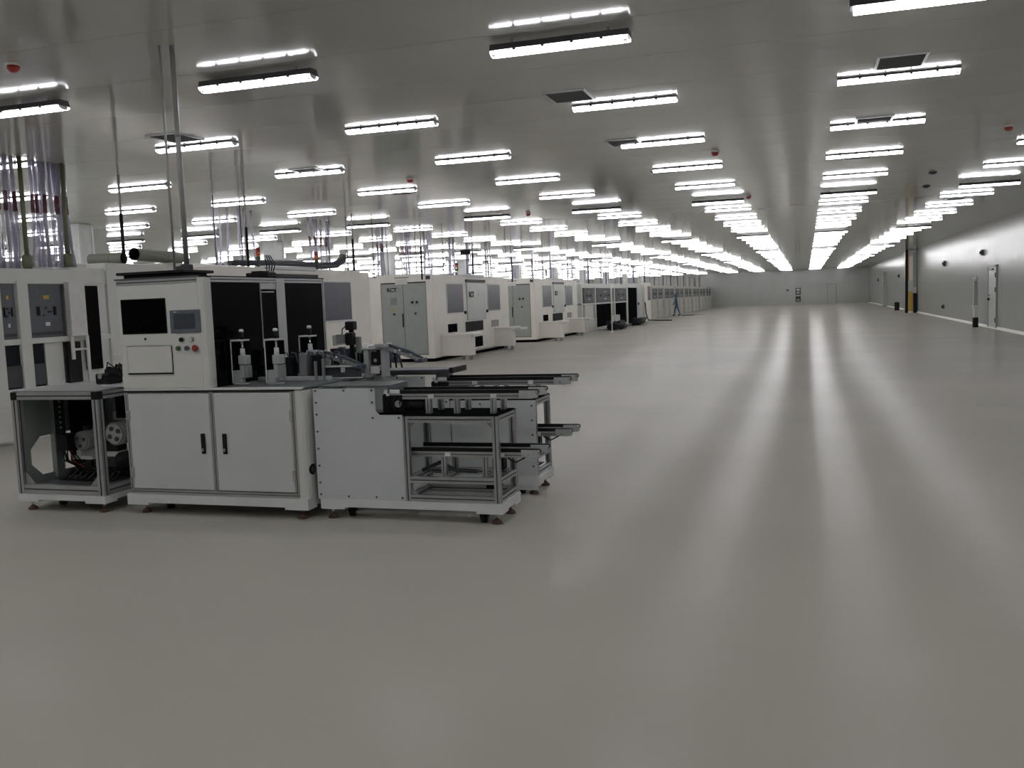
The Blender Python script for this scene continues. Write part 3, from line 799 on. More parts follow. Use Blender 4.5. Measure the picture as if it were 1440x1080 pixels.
def conveyor_module(x0, x1, y0, y1, lab, label_plate, front_full):
    t = thing('conveyor_module', ((x0 + x1) / 2, (y0 + y1) / 2, 0), lab, 'conveyor')
    base_frame(t, x0 + .02, x1 + .015, y0 - .01, y1, .085, .155)
    W = .045
    zt = .785
    xm = x0 + .72                          # where the closed part ends
    for x in (xm + W / 2, x1 - W / 2):
        for y in (y0 + W / 2, y1 - W / 2):
            prof('post', t, 2, .155, zt, x, y, W)
    for y in (y0 + W / 2, y1 - W / 2):
        prof('post', t, 2, .155, .98, x0 + .03, y, W)
        prof('top_rail', t, 0, xm + W if y < y0 + .1 else x0 + .06, x1 - W, y, zt - W / 2, W)
        prof('middle_rail', t, 0, xm + W, x1 - W, y, .315, W)
        prof('bottom_rail', t, 0, xm + W, x1 - W, y, .18, W)
    for x in (xm + W / 2, x1 - W / 2):
        prof('top_rail', t, 1, y0 + W, y1 - W, x, zt - W / 2, W)
        prof('middle_rail', t, 1, y0 + W, y1 - W, x, .315, W)
        prof('bottom_rail', t, 1, y0 + W, y1 - W, x, .18, W)
    part('corner_cap', 'black', t, (x1 - W, x1 + .002, y1 - W, y1 + .002, zt, zt + .006))
    part('deck', 'void', t, (x0 + .5, x1 - .005, y0 + .01, y1 - .01, zt, zt + .012), c=.002)  # deck blacked out to carry the shade beneath the upper conveyor
    for sx in (1.0, 1.32):
        prof('cross_rail', t, 1, y0 + W, y1 - W, x0 + sx, .315, W)
    # white front plate with a notch for the drive
    poly = [(x0, .155), (x0 + .725, .155), (x0 + .725, zt + .012), (x0 + .545, zt + .012), (x0 + .515, zt + .04), (x0 + .515, .995), (x0, .995)]
    fp = MB().prism(poly, 1, y0 - .006, y0).build('front_plate', 'plate', t)
    pts = [(x0 + .025, z) for z in (.98, .89, .80, .67, .54, .41, .28, .19)] + [(x0 + .26, .98), (x0 + .49, .98), (x0 + .49, .89), (x0 + .49, .775), (x0 + .70, .775), (x0 + .26, .18), (x0 + .49, .18), (x0 + .70, .18)]
    screws(fp, pts, y0 - .006)
    if front_full:
        poly = [(x0 + .74, .04), (x1, .04), (x1, zt), (x0 + .74, zt)]
        f2 = MB().prism(poly, 1, y0 - .007, y0 - .001).build('front_plate', 'plate', t)
        screws(f2, [(x1 - .03, z) for z in (.74, .62, .50, .24)] + [(x0 + .8, .755), (x0 + 1.0, .755), (x0 + 1.2, .755)], y0 - .007)
    part('left_plate', 'plate', t, (x0, x0 + .006, y0, y1, .155, .99))
    # upper conveyor on stubs
    ya, yb = y0 + .10, y1 - .10
    conveyor(t, x0 + .58, x1 + .27, ya, yb, .968)
    for s in (.90, 1.12, 1.40):
        for y in (ya, yb):
            prof('stub_post', t, 2, zt + .012, .903, x0 + s, y, .035, .05)
    # drive
    d = part('drive_block', 'black', t, (x0 + .53, x0 + .70, ya - .02, ya + .10, zt + .012, .94), c=.01)
    MB().cyl((x0 + .70, ya + .03, .86), (x0 + .86, ya + .03, .86), .042, 16).build('drive_motor', 'black', t, smooth=True)
    MB().cyl((x0 + .665, ya - .022, .87), (x0 + .665, ya - .035, .87), .026, 14).build('drive_wheel', 'midgrey', d, smooth=True)
    part('tension_bracket', 'frame', d, (x0 + .55, x0 + .68, ya - .03, ya - .02, .945, .975), (x0 + .57, x0 + .60, ya - .034, ya - .03, .93, .96), c=.003)
    for k in range(3):
        MB().sweep([(x0 + .60 + k * .04, ya - .02, .93), (x0 + .58 + k * .05, ya - .035, .88), (x0 + .62 + k * .03, ya - .02, .81)], .006, 6).build('cable', 'black', d, smooth=True)
    # cover plate over the transfer end
    part('cover_plate', 'slate', t, (x0 + .02, x0 + .60, y0 + .06, y1 - .03, 1.0, 1.012), (x0 + .585, x0 + .60, y0 + .06, y1 - .03, .95, 1.0), c=.003)
    # lower conveyor
    conveyor(t, xm + .02, x1 + .27, ya, yb, .54)
    for s in (1.0, 1.32):
        for y in (ya, yb):
            prof('stub_post', t, 2, .338, .475, x0 + s, y, .035)
    part('control_box', 'black', t, (x1 - .15, x1 - .06, y1 - .16, y1 - .07, .345, .44), (x1 - .2, x1 - .1, y1 - .18, y1 - .06, .205, .27), c=.008)
    MB().sweep([(xm + .06, y0 + .2, .35), (xm + .2, y0 + .22, .41), (xm + .34, y0 + .18, .36), (xm + .5, y0 + .2, .35)], .015, 8).build('cable', 'darkgrey', t, smooth=True)
    MB().sweep([(x1 + .04, ya - .02, .475), (x1 + .10, ya - .025, .445), (x1 + .17, ya - .02, .48)], .006, 6).build('cable', 'black', t, smooth=True)
    for x in (x0 + .09, x1 - .05):
        for y in (y0 + .05, y1 - .06): levelling_foot(t, x, y, .085)
    caster(t, x0 + .22, y0 + .12, .09); caster(t, x1 - .15, y0 + .06, .09)
    for x, s in ((xm + W, 1), (x1 - W, -1)):
        MB().prism([(x, zt - W), (x + s * .05, zt - W), (x, zt - W - .05)], 1, y0 + .02, y0 + .026).build('gusset', 'midgrey', t)
        MB().prism([(x, .205), (x + s * .05, .205), (x, .255)], 1, y0 + .02, y0 + .026).build('gusset', 'midgrey', t)
    return t
conveyor_module(-3.555, -2.095, 6.22, 6.66, 'nearer belt conveyor module with white notched front plate and open aluminium frame', 1, False)
conveyor_module(-3.59, -2.115, 7.26, 7.72, 'rear belt conveyor module standing behind the nearer one', 0, True)
g = thing('guide_plate', (-3.2, 7.5, 1.012), 'long dark guide plate lying along the rear conveyor', 'plate')
part('plate', 'darkgrey', g, (-3.56, -2.84, 7.30, 7.62, 1.0125, 1.045), c=.004)
part('end_stop', 'black', g, (-2.87, -2.835, 7.29, 7.63, 1.0125, 1.06), c=.004)

# ------------------------------------------------------------------ process machines along the left side
FX = -9.75                          # face of the machine row towards the aisle
def dots(parent, x, y, z, s, axis):
    pts = [(0, 0), (.3, .18), (.55, .45), (.2, .5), (.6, .0), (.1, .8), (.42, .85)]
    for k, (u, w) in enumerate(pts):
        r = .10 * s * (1 - .08 * k)
        if axis == 'y':
            MB().cyl((x + u * s, y, z + w * s), (x + u * s, y - .004, z + w * s), r, 8).build('logo_dot', 'midgrey', parent)
        else:
            MB().cyl((x, y + u * s, z + w * s), (x + .004, y + u * s, z + w * s), r, 8).build('logo_dot', 'midgrey', parent)

def signal_tower(t, sx, sy):
    st = MB().cyl((sx, sy, 2.42), (sx, sy, 2.56), .018, 8).build('signal_tower', 'darkgrey', t)
    for k, m in enumerate(('greenp', 'amber', 'red')):
        MB().cyl((sx, sy, 2.56 + k * .075), (sx, sy, 2.63 + k * .075), .045, 12).build('signal_lamp', m, st, smooth=True)
    MB().cyl((sx, sy, 2.785), (sx, sy, 2.80), .047, 12).build('signal_cap', 'black', st, smooth=True)

def process_machine(y0, lab):
    t = thing('process_machine', (-11.3, y0 + 3.4, 0), lab, 'machine', 'white process machines along the left side')
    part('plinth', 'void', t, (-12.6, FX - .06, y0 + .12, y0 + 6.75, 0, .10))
    part('body', 'cream', t, (-12.8, FX, y0 + .05, y0 + 6.85, .10, 2.38), c=.015)
    part('roof_cap', 'cream', t, (-12.7, FX - .15, y0 + .2, y0 + 6.7, 2.38, 2.42), c=.01)
    # end cabinet towards the camera
    fr = part('end_frame', 'cream', t, (-11.42, -11.30, y0, y0 + .05, .10, 2.46), (-9.94, FX - .0, y0, y0 + .05, .10, 2.42), (-11.30, -9.94, y0, y0 + .05, 2.215, 2.44), (-11.30, -9.94, y0, y0 + .05, .10, .20), c=.004)
    part('door_gap', 'void', t, (-11.30, -9.94, y0 + .03, y0 + .048, .20, 2.215))
    d1 = part('cabinet_door', 'greydoor', t, (-11.285, -10.628, y0 + .004, y0 + .028, .215, 2.185), c=.005)
    d2 = part('cabinet_door', 'greydoor', t, (-10.618, -9.955, y0 + .004, y0 + .028, .215, 2.185), c=.005)
    part('door_handle', 'black', d2, (-10.675, -10.64, y0 - .02, y0 + .004, .98, 1.36), c=.008)
    text_part('lettering', 'RCT', .155, (-11.11, y0 + .002, 1.965), (math.pi / 2, 0, 0), d1)
    dots(d1, -10.80, y0 + .004, 1.99, .10, 'y')
    part('display', 'midgrey', d1, (-11.02, -10.83, y0 - .004, y0 + .004, 1.60, 1.80), c=.004)
    for p, x, z in ((d1, -10.92, 1.345), (d2, -10.28, 1.35), (d2, -10.36, 1.66), (d2, -10.22, 1.66)):
        k = MB().cyl((x, y0 + .004, z), (x, y0 - .015, z), .034, 12).build('knob', 'black' if z > 1.5 else 'darkgrey', p)
    part('warning_tag', 'yellow', d1, (-10.97, -10.89, y0 + .0, y0 + .004, 1.44, 1.50))
    part('top_sign', 'paper', t, (-10.85, -10.48, y0 - .006, y0, 2.16, 2.30))
    part('vent_slot', 'midgrey', t, (-10.86, -10.44, y0 - .004, y0, 2.33, 2.36))
    part('name_plate', 'darkgrey', t, (-9.93, -9.80, y0 - .006, y0, 2.27, 2.37))
    # aisle side
    for a, b in ((1.05, 2.35), (4.62, 5.85)):
        w = part('side_window', 'tinted', t, (FX, FX + .016, y0 + a, y0 + b, 1.32, 2.14), c=.004)
        part('window_frame', 'frame', w, (FX, FX + .02, y0 + a - .03, y0 + a, 1.29, 2.17), (FX, FX + .02, y0 + b, y0 + b + .03, 1.29, 2.17), (FX, FX + .02, y0 + a, y0 + b, 2.14, 2.17), (FX, FX + .02, y0 + a, y0 + b, 1.29, 1.32))
        lt = part('latch', 'black', w, (FX, FX + .05, (y0 + b + .08) if a < 2 else (y0 + a - .17), (y0 + b + .17) if a < 2 else (y0 + a - .08), 1.26, 1.35), c=.008)
    hd = part('hatch', 'door', t, (FX, FX + .035, y0 + 2.66, y0 + 4.36, 1.06, 2.20), c=.008)
    text_part('lettering', 'RCT', .23, (FX + .043, y0 + 2.80, 1.76), (math.pi / 2, 0, math.pi / 2), hd)
    dots(hd, FX + .036, y0 + 3.62, 1.82, .16, 'x')
    part('hatch_slot', 'black', t, (FX, FX + .03, y0 + 2.62, y0 + 4.40, 2.21, 2.29), c=.004)
    part('hatch_hood', 'plate', t, (FX - .4, FX + .02, y0 + 2.66, y0 + 4.36, 2.36, 2.45), c=.02)
    part('side_port', 'void', t, (FX, FX + .012, y0 + 1.05, y0 + 1.78, .76, 1.0), c=.003)
    part('wide_port', 'dark', t, (FX, FX + .014, y0 + 2.5, y0 + 4.08, .72, 1.02), c=.003)
    part('side_port', 'midgrey', t, (FX, FX + .012, y0 + 4.92, y0 + 5.65, .78, 1.0), c=.003)
    part('lower_bay', 'void', t, (FX - .002, FX + .008, y0 + 3.0, y0 + 4.0, .22, .54))
    part('low_seam', 'midgrey', t, (FX, FX + .01, y0 + 2.4, y0 + 5.2, .13, .15))
    # loading boxes that stand out into the aisle
    for a, b, x1 in ((.50, .86, -8.87), (5.25, 5.6, -9.15)):
        bx = part('loading_box', 'cream', t, (FX, x1, y0 + a, y0 + b, .13, .70), c=.008)
        part('tray_top', 'cream', bx, (FX, x1 + .03, y0 + a - .03, y0 + b + .5, .68, .745), c=.01)
        part('side_lip', 'paper', bx, (x1 + .03, x1 + (.08 if a < 2 else .28), y0 + b - .3, y0 + b + .45, .64, .72), c=.01)
        for xx in (x1 - .08, x1 - .3):
            MB().cyl((xx, y0 + a + .1, 0), (xx, y0 + a + .1, .13), .022, 8).build('leg', 'midgrey', bx)
            MB().cyl((xx, y0 + b - .1, 0), (xx, y0 + b - .1, .13), .022, 8).build('leg', 'midgrey', bx)
    signal_tower(t, -10.0, y0 + 2.62)
    return t
pm = process_machine(23.8, 'long white machine with grey double door, right behind the near conveyors')
m1 = copy_tree(pm, (-11.3, 13.1 + 3.4, 0), 'long white machine with tinted window, largely hidden behind the inspection cabinet')
copy_tree(pm, (-11.3, 33.95 + 3.4, 0), 'long white machine with grey double door, farther of the two in view')

signal_tower(m1, -10.0, 17.96)

# ------------------------------------------------------------------ bench machines with grey instrument panels
def bench_machine(y0, y1, panels, bays, windows, lab, top=2.30, bay0=.70, white='white', group='white bench machines with grey instrument panels'):
    t = thing('bench_machine', (-10.7, (y0 + y1) / 2, 0), lab, 'machine', group)
    part('back_body', white, t, (-11.7, FX - .35, y0, y1, .0, top), c=.01)
    part('lower_body', white, t, (FX - .35, FX - .05, y0, y1, .0, .62), c=.006)
    part('cornice', white, t, (FX - .35, FX - .01, y0, y1, 2.06, 2.26), c=.008)
    part('shelf', white, t, (FX - .35, FX, y0, y1, 1.27, 1.345), c=.006)
    if bay0 > .6: part('sill', white, t, (FX - .35, FX, y0, y1, .62, .70), c=.006)
    posts = [y0 + .09, y1 - .09]
    for i, (a, b) in enumerate(panels):
        p = part('instrument_panel', 'instr', t, (FX - .12, FX - .03, a, b, 1.345, 2.06), c=.006)
        L = b - a
        for s, m in ((.26, 'black'), (.76, 'black')):
            w = min(.05, L * .04) if L < 1 else L * .05
            part('meter', m, p, (FX - .03, FX - .012, a + L * s - w, a + L * s + w, 1.64, 1.76), c=.004)
        part('label', 'yellow', p, (FX - .03, FX - .026, a + L * .45, a + L * .62, 1.86, 1.91))
        for s in (.42, .5, .58, .64):
            zz = 1.69 + .05 * ((s * 100) % 3 - 1)
            MB().cyl((FX - .03, a + L * s, zz), (FX - .015, a + L * s, zz), .016 if L < 1 else .03, 8).build('knob', 'darkgrey', p)
        part('tag', 'paper', p, (FX - .03, FX - .026, a + L * .46, a + L * .60, 1.50, 1.55))
        part('panel_foot', 'darkgrey', p, (FX - .03, FX - .02, a + L * .04, a + L * .96, 1.38, 1.42))
        if i + 1 < len(panels): posts.append((b + panels[i + 1][0]) / 2)
    for y in posts:
        w = .09
        part('post', white, t, (FX - .34, FX + .01, y - w, y + w, .0, 2.10), c=.006)
    for a, b, m in bays:
        q = part('bay', white if m == 'white' else m, t, (FX - .30, FX - .035, a, b, bay0, 1.27))
        if m == 'dark':
            part('bay_shelf', 'darkgrey', q, (FX - .035, FX - .02, a, b, .72, 1.0), c=.004)
    for a, b, z0, z1, m in windows:
        w = part('side_window', m, t, (FX - .02, FX + .018, a, b, z0, z1), c=.004)
        part('window_body', white, t, (FX - .35, FX - .02, a - .16, b + .2, .0, 2.30), c=.01)
    for y in (y0 + .3, y1 - .3):
        MB().cyl((FX - .1, y, 0), (FX - .1, y, .04), .03, 8).build('leg', 'midgrey', t)
    return t

b0 = bench_machine(7.6, 12.6, [(7.65, 8.03), (9.39, 9.63), (9.86, 10.43)],
                   [(9.41, 9.66, 'dark'), (9.77, 10.06, 'dark'), (10.08, 10.40, 'white')],
                   [(10.79, 11.09, .85, 2.04, 'acrylic')], 'white bench machine with grey instrument panels at the left edge of the picture', top=2.38)
part('tall_door', 'white', b0, (FX - .05, FX + .03, 8.1, 9.37, .04, 2.24), c=.008)
part('tall_cover', 'paper', b0, (FX + .0, FX + .09, 10.46, 10.76, 1.34, 2.09), c=.006)
part('bracket', 'paper', b0, (FX + .06, FX + .09, 10.44, 10.49, 1.02, 1.34), (FX + .06, FX + .09, 10.72, 10.77, .66, 1.34), (FX + .06, FX + .09, 10.49, 10.72, 1.14, 1.17), c=.003)
part('dark_slot', 'black', b0, (FX - .02, FX + .03, 10.42, 10.66, .70, 1.26))
part('end_cover', 'white', b0, (FX - .35, FX + .012, 11.30, 12.605, 0, 2.375), c=.008)
part('wall_socket', 'paper', b0, (FX + .0, FX + .03, 11.31, 11.45, .95, 1.03), c=.004)

b4 = bench_machine(41.6, 53.0, [(42.3, 44.2), (45.0, 48.9), (49.9, 52.9)], [(45.0, 48.7, 'void'), (51.0, 52.8, 'void'), (42.4, 44.2, 'white')],
                   [], 'long white bench machine with open black bays beyond the white machines', bay0=.15)
g = thing('rack_cabinet', (-10.5, 57, 0), 'tall white cabinet with open black bay at the end of the bench machine', 'cabinet')
part('carcass', 'white', g, (-11.7, FX - .2, 53.05, 61.0, 0, 2.36), c=.01)
part('bay', 'void', g, (FX - .2, FX - .02, 53.3, 56.3, .05, 2.1))
part('bay_frame', 'white', g, (FX - .2, FX, 53.05, 53.3, 0, 2.3), (FX - .2, FX, 53.3, 56.3, 2.1, 2.3), c=.005)
part('open_door', 'plate', g, (FX - .2, FX + .02, 56.3, 58.2, .15, 2.2), c=.006)
part('door_lock', 'black', g, (FX + .02, FX + .06, 56.45, 56.75, 1.05, 1.2), c=.01)
part('end_block', 'cream', g, (FX - .2, FX + .12, 58.4, 60.9, 0, 2.42), c=.01)
part('end_window', 'tinted', g, (FX + .12, FX + .135, 59.6, 60.7, 1.3, 2.2), c=.004)
far_lab = ['far white bench machine with grey panels, %s beyond the black-bay cabinet' % ordinal(k + 1) for k in range(7)]
b5 = bench_machine(62.0, 67.4, [(62.3, 64.6), (64.9, 67.1)], [(62.4, 64.5, 'white'), (64.9, 67.0, 'white')], [], far_lab[0], white='dull')
for k in range(1, 7):
    copy_tree(b5, (-10.7, 64.7 + 5.9 * k, 0), far_lab[k])

# floor clutter beside the bench machine
for (x, y, s, lab) in ((-8.95, 45.3, 1.0, 'dark pile of cables on the floor, left of the slim white pole'), (-9.0, 51.5, .9, 'dark pile of cables on the floor under the black bay')):
    b = MB()
    for k in range(9):
        a = random.uniform(0, 6.28); r = random.uniform(.3, 1.0) * s
        pth = [(x + r * math.cos(a + u * .9) * .5, y + r * 2.2 * math.sin(a + u * .9), .08 + .30 * random.random() * s) for u in range(5)]
        b.sweep(pth, .09 * s, 6)
    b.sweep([(x, y - 1.3 * s, 0.04), (x + .1, y, .10), (x, y + 1.3 * s, .04)], .06, 6)
    b.v = [(q[0], q[1], max(0.0, q[2])) for q in b.v]
    solo('cable_pile', b, 'dark', lab, 'cables', smooth=True)
b = MB().sweep([(-9.55, 58.0, 1.2), (-9.5, 58.0, .5), (-9.4, 58.2, .08), (-8.9, 58.6, .035), (-8.2, 58.2, .035), (-7.9, 57.8, .035)], .035, 6)
solo('floor_cable', b, 'dark', 'dark cable trailing onto the floor from the end cabinet', 'cable', smooth=True)
p = thing('barrier_pole', (-8.45, 42.0, 0), 'slim white pole standing in the aisle before the bench machine', 'pole')
MB().cyl((-8.45, 42.0, .03), (-8.45, 42.0, 2.15), .03, 10).build('shaft', 'paper', p, smooth=True)
MB().sweep([(-8.45, 42.0, 0), (-8.45, 42.0, .03), (-8.45, 42.0, .05)], [.12, .11, .04], 14).build('base', 'paper', p, smooth=True)

# ducts and hose on the machine tops
def open_duct(p0, p1, r, lab):
    p0 = Vector(p0); p1 = Vector(p1)
    g = thing('duct_piece', (p0 + p1) / 2 - Vector((0, 0, r)), lab, 'duct')
    d = (p1 - p0).normalized()
    b = MB()
    b.sweep([p0, p1], r, 20, cap=False)
    b.build('shell', 'duct', g, smooth=True)
    MB().sweep([p0, p1], r * .93, 20, cap=False).build('lining', 'ductin', g, smooth=True)
    for e, o in ((p0, d * .012), (p1, d * -.012)):
        MB().sweep([e, e + o], [r * 1.03, r * 1.03], 20, cap=False).build('rim', 'duct', g, smooth=True)
    m = p0 + (p1 - p0) * .62
    MB().sweep([m, m + d * .03], r * 1.02, 20, cap=False).build('seam_band', 'olive', g, smooth=True)
    bl = p0 + (p1 - p0) * .55
    MB().sweep([bl, bl + d * .01], r * .92, 20).build('damper', 'ductin', g)
open_duct((-10.55, 11.92, 2.472), (-9.98, 11.98, 2.472), .09, 'short olive wrapped duct lying on the bench machine roof')
open_duct((-10.03, 12.28, 2.55), (-10.12, 13.5, 2.53), .10, 'longer duct with its open black end towards the camera')
b = MB().sweep([(-10.15, 15.0, 2.495), (-10.16, 16.0, 2.515), (-10.16, 17.0, 2.535), (-10.15, 18.3, 2.515), (-10.1, 19.0, 2.555), (-10.05, 19.25, 2.68), (-10.05, 19.28, 2.78)], [.05, .06, .08, .07, .08, .09, .07], 10)
solo('black_hose', b, 'darkgrey', 'thick black hose lying along the hidden white machine roof', 'hose', smooth=True)

# ------------------------------------------------------------------ hanging hoses, conduits and hanger rods
def hose_bundle(x, y, n, w, red, ztop, zbot, lab, dia=.023):
    g = thing('hose_bundle', (x, y, zbot), lab, 'hoses', 'bundles of clear hoses hanging over the machines')
    for k in range(n):
        yy = y + (k - (n - 1) / 2) * w / max(1, n - 1) + random.uniform(-.01, .01)
        xx = x + random.uniform(-.06, .06)
        lean = random.uniform(-.05, .05)
        pts = []
        for j in range(9):
            s = j / 8
            pts.append((xx + lean * s * s, yy + .05 * math.sin(s * 2.6 + k) * s * (1 - s) * 2 + .5 * lean * s, ztop + (zbot - ztop) * s))
        h = MB().sweep(pts, dia, 8).build('hose', 'hose', g, smooth=True)
        if red and k % 3 != 2:
            q = [pts[i] for i in (2, 4)]
            a, b_ = Vector(q[0]), Vector(q[1])
            MB().sweep([a.lerp(b_, .25), a.lerp(b_, .95)], dia * 1.12, 8).build('red_section', 'hosered', h, smooth=True)
def S(n): return ordinal(n)
hose_bundle(-9.94, 9.74, 8, .36, True, CEIL, 2.262, 'bundle of clear hoses with red sections at the left edge')
hose_bundle(-9.94, 10.53, 11, .52, True, CEIL, 2.302, 'wide bundle of clear hoses with red sections beside the olive duct')
hose_bundle(-11.28, 16.9, 6, 1.45, False, CEIL, 2.421, 'sparse clear hoses hanging left of the first signal tower')
hose_bundle(-11.28, 20.5, 6, 1.0, True, CEIL, 2.421, 'sparse clear hoses with red sections above the black hose')
spots = [(22.5, 7, True), (24.15, 7, True), (25.6, 8, False), (27.6, 9, False), (29.2, 8, True), (31.0, 8, True), (34.2, 8, False), (36.8, 8, True), (39.5, 8, False),
         (43.5, 6, False), (46.5, 6, True), (50.0, 6, False), (54.0, 6, False), (60.0, 6, False)]
for i, (y, n_, rd) in enumerate(spots):
    y *= 1.064
    hose_bundle(-11.28, y, n_, .62, rd, CEIL, 2.361 if y > 53 else 2.301 if (20 < y < 23.6 or y > 31) and not (34 < y < 40.7) else 2.421, 'bundle of clear hoses, %s beyond the black hose' % S(i + 1), .017)

def conduit(x, y, zb, r, m, lab, collar=True, name='conduit', grp=None):
    p = thing(name, (x, y, zb), lab, 'conduit', grp)
    MB().cyl((x, y, zb), (x, y, CEIL), r, 10).build('pipe', m, p, smooth=True)
    if collar:
        MB().sweep([(x, y, zb), (x, y, zb + .05), (x, y, zb + .16), (x, y, zb + .19)], [r * 1.8, r * 2.3, r * 2.3, r * 1.2], 12).build('gland', 'olive', p, smooth=True)
conduit(-9.82, 9.94, 2.262, .03, 'olive', 'olive conduit with gland between the two red hose bundles')
conduit(-9.82, 10.67, 2.302, .03, 'olive', 'olive conduit with gland in front of the wide red hose bundle')
k = 0
for y in [11.95, 15.3, 19.6] + [23.6 + 4.1 * i for i in range(18)]:
    zb = 2.421 if (13.1 < y < 20 or 23.8 < y < 30.7 or 34 < y < 40.8) else 2.421 if 53 < y < 61 else 2.376 if y < 12.6 else 2.262
    k += 1
    p = thing('hanger_post', (-9.95, y, zb), 'black conduit post hanging over the machine tops, %s from the camera' % ordinal(k), 'post', 'black conduit posts over the machines')
    MB().cyl((-9.95, y, zb), (-9.95, y, 3.15), .026, 8).build('lower_sleeve', 'black', p, smooth=True)
    MB().cyl((-9.95, y, 3.15), (-9.95, y, CEIL), .018, 8).build('upper_rod', 'pole', p, smooth=True)
k = 0
for y in [14.9, 15.75, 19.2, 20.1, 21.5] + [24.2 + 2.05 * i for i in range(37)]:
    zb = 2.421 if (13.1 < y < 20 or 23.8 < y < 30.7 or 34 < y < 40.8) else 2.361 if 53 < y < 61 else 2.301
    near = min(abs(y - (LY0 + r * LDY)) for r in range(LN))
    if near < .14: y += .3
    k += 1
    solo('hanger_rod', MB().cyl((-10.36, y, zb), (-10.36, y, CEIL), .013, 6).box(-10.40, -10.32, y - .03, y + .03, zb, zb + .012), 'darkgrey', 'thin dark hanger rod over the machine tops, %s from the camera' % ordinal(k), 'rod', 'thin hanger rods over the machines')
g = thing('hanging_sign', (-9.4, 25.5, 3.0), 'small dark hanging sign board between the hose bundles', 'sign')
part('board', 'black', g, (-9.52, -9.22, 25.49, 25.51, 2.98, 3.12), c=.004)
for x in (-9.48, -9.26):
    MB().cyl((x, 25.5, 3.12), (x, 25.5, CEIL), .006, 6).build('hanger', 'pole', g)

# ------------------------------------------------------------------ right wall things
def wall_box(y, z, w, h, lab, m='darkgrey', d=.09):
    g = thing('wall_box', (WX1, y, z), lab, 'wall box')
    part('case', m, g, (WX1 - d, WX1, y - w / 2, y + w / 2, z - h / 2, z + h / 2), c=.012)
    MB().cyl((WX1 - d, y, z), (WX1 - d - .04, y, z), min(w, h) * .25, 10).build('knob', 'black', g)
    part('back_plate', 'midgrey', g, (WX1 - .012, WX1, y - w / 2 - .03, y + w / 2 + .03, z - h / 2 - .03, z + h / 2 + .03))
wall_box(38.2, 2.71, .22, .2, 'small dark camera box high on the right wall above the door')
wall_box(48.1, 2.56, .26, .24, 'small dark camera box high on the right wall before the pillar')
wall_box(48.4, .55, .2, .2, 'small dark socket low on the right wall')
wall_box(70.5, 2.3, .25, .25, 'small dark box on the right wall just beyond the pillar')
wall_box(82.0, 1.3, .25, .25, 'tiny dark box on the right wall near the far corner')
wall_box(90.0, 2.2, .25, .3, 'tiny high box on the right wall near the far corner')

d = struct(MB().box(WX1 - .035, WX1, 35.55, 36.95, 0.0, 2.12, c=.006).build('door_1', 'column'))
part('door_frame', 'midgrey', d, (WX1 - .05, WX1, 35.44, 35.55, 0, 2.2), (WX1 - .05, WX1, 36.95, 37.06, 0, 2.2), (WX1 - .05, WX1, 35.44, 37.06, 2.12, 2.2))
for z in (.3, 1.35, 1.85): part('hinge', 'darkgrey', d, (WX1 - .07, WX1 - .03, 35.50, 35.62, z - .08, z + .08), c=.005)
part('door_handle', 'black', d, (WX1 - .10, WX1 - .03, 36.70, 36.82, .98, 1.06), c=.01)
part('door_lock', 'darkgrey', d, (WX1 - .06, WX1 - .03, 36.72, 36.80, 1.12, 1.18), c=.008)
part('door_closer', 'midgrey', d, (WX1 - .12, WX1 - .035, 35.9, 36.5, 2.02, 2.09), c=.01)
for i, (y, z1) in enumerate(((62.8, 2.0), (84.0, 2.1))):
    d = struct(MB().box(WX1 - .03, WX1, y, y + 1.3, 0, z1, c=.006).build('door_%d' % (i + 2), 'column'))
    part('door_frame', 'greydoor', d, (WX1 - .06, WX1, y - .14, y, 0, z1 + .1), (WX1 - .06, WX1, y + 1.3, y + 1.44, 0, z1 + .1), (WX1 - .06, WX1, y - .14, y + 1.44, z1, z1 + .1))
    part('door_handle', 'black', d, (WX1 - .09, WX1 - .03, y + .1, y + .2, .98, 1.08), c=.01)

p = thing('standing_post', (5.86, 37.4, 0), 'slim standing post with black foot and green-grey upper part by the wall door', 'post')
part('foot', 'black', p, (5.77, 5.95, 37.3, 37.5, 0, .36), c=.02)
part('middle', 'paper', p, (5.80, 5.92, 37.33, 37.47, .36, .74), c=.012)
part('collar', 'paper', p, (5.76, 5.96, 37.3, 37.5, .74, .80), c=.01)
part('upper', 'greydoor', p, (5.795, 5.925, 37.33, 37.47, .80, 1.68), c=.012)
MB().sweep([(5.86, 37.4, 1.68), (5.86, 37.4, 1.74), (5.86, 37.4, 1.82), (5.86, 37.4, 1.86)], [.05, .085, .075, .02], 12).build('top_lamp', 'paper', p, smooth=True)

g = thing('guarded_pillar', (5.95, 60.0, 0), 'pillar with yellow and black corner guard at the right wall', 'pillar')
part('shaft', 'column', g, (5.62, 6.2, 59.6, 60.4, 0, CEIL), c=.02)
part('black_guard', 'black', g, (5.595, 5.74, 59.58, 59.62, 0, CEIL - .01), (5.595, 5.62, 59.58, 60.0, 0, CEIL - .01), c=.004)
part('yellow_guard', 'yellow', g, (5.74, 6.0, 59.57, 59.61, .1, 1.25), c=.004)
part('kick_plate', 'cream', g, (5.74, 6.0, 59.57, 59.61, 0, .1))
part('pale_panel', 'cream', g, (5.80, 6.0, 59.575, 59.605, 1.9, 3.3), c=.004)
part('olive_panel', 'yellow', g, (5.74, 5.80, 59.575, 59.605, 1.9, 3.5), c=.004)
part('green_guard', 'greydoor', g, (6.02, 6.21, 59.56, 59.62, 1.5, 3.5), c=.004)
part('low_box', 'dark', g, (6.02, 6.21, 59.4, 59.6, 0, 1.15), c=.01)
solo('wall_post', MB().box(5.85, 6.1, 79.8, 80.1, 0, 2.75, c=.02).box(5.82, 6.13, 79.76, 80.14, 0, .12, c=.01), 'greydoor', 'dark green post at the right wall near the far corner', 'post')
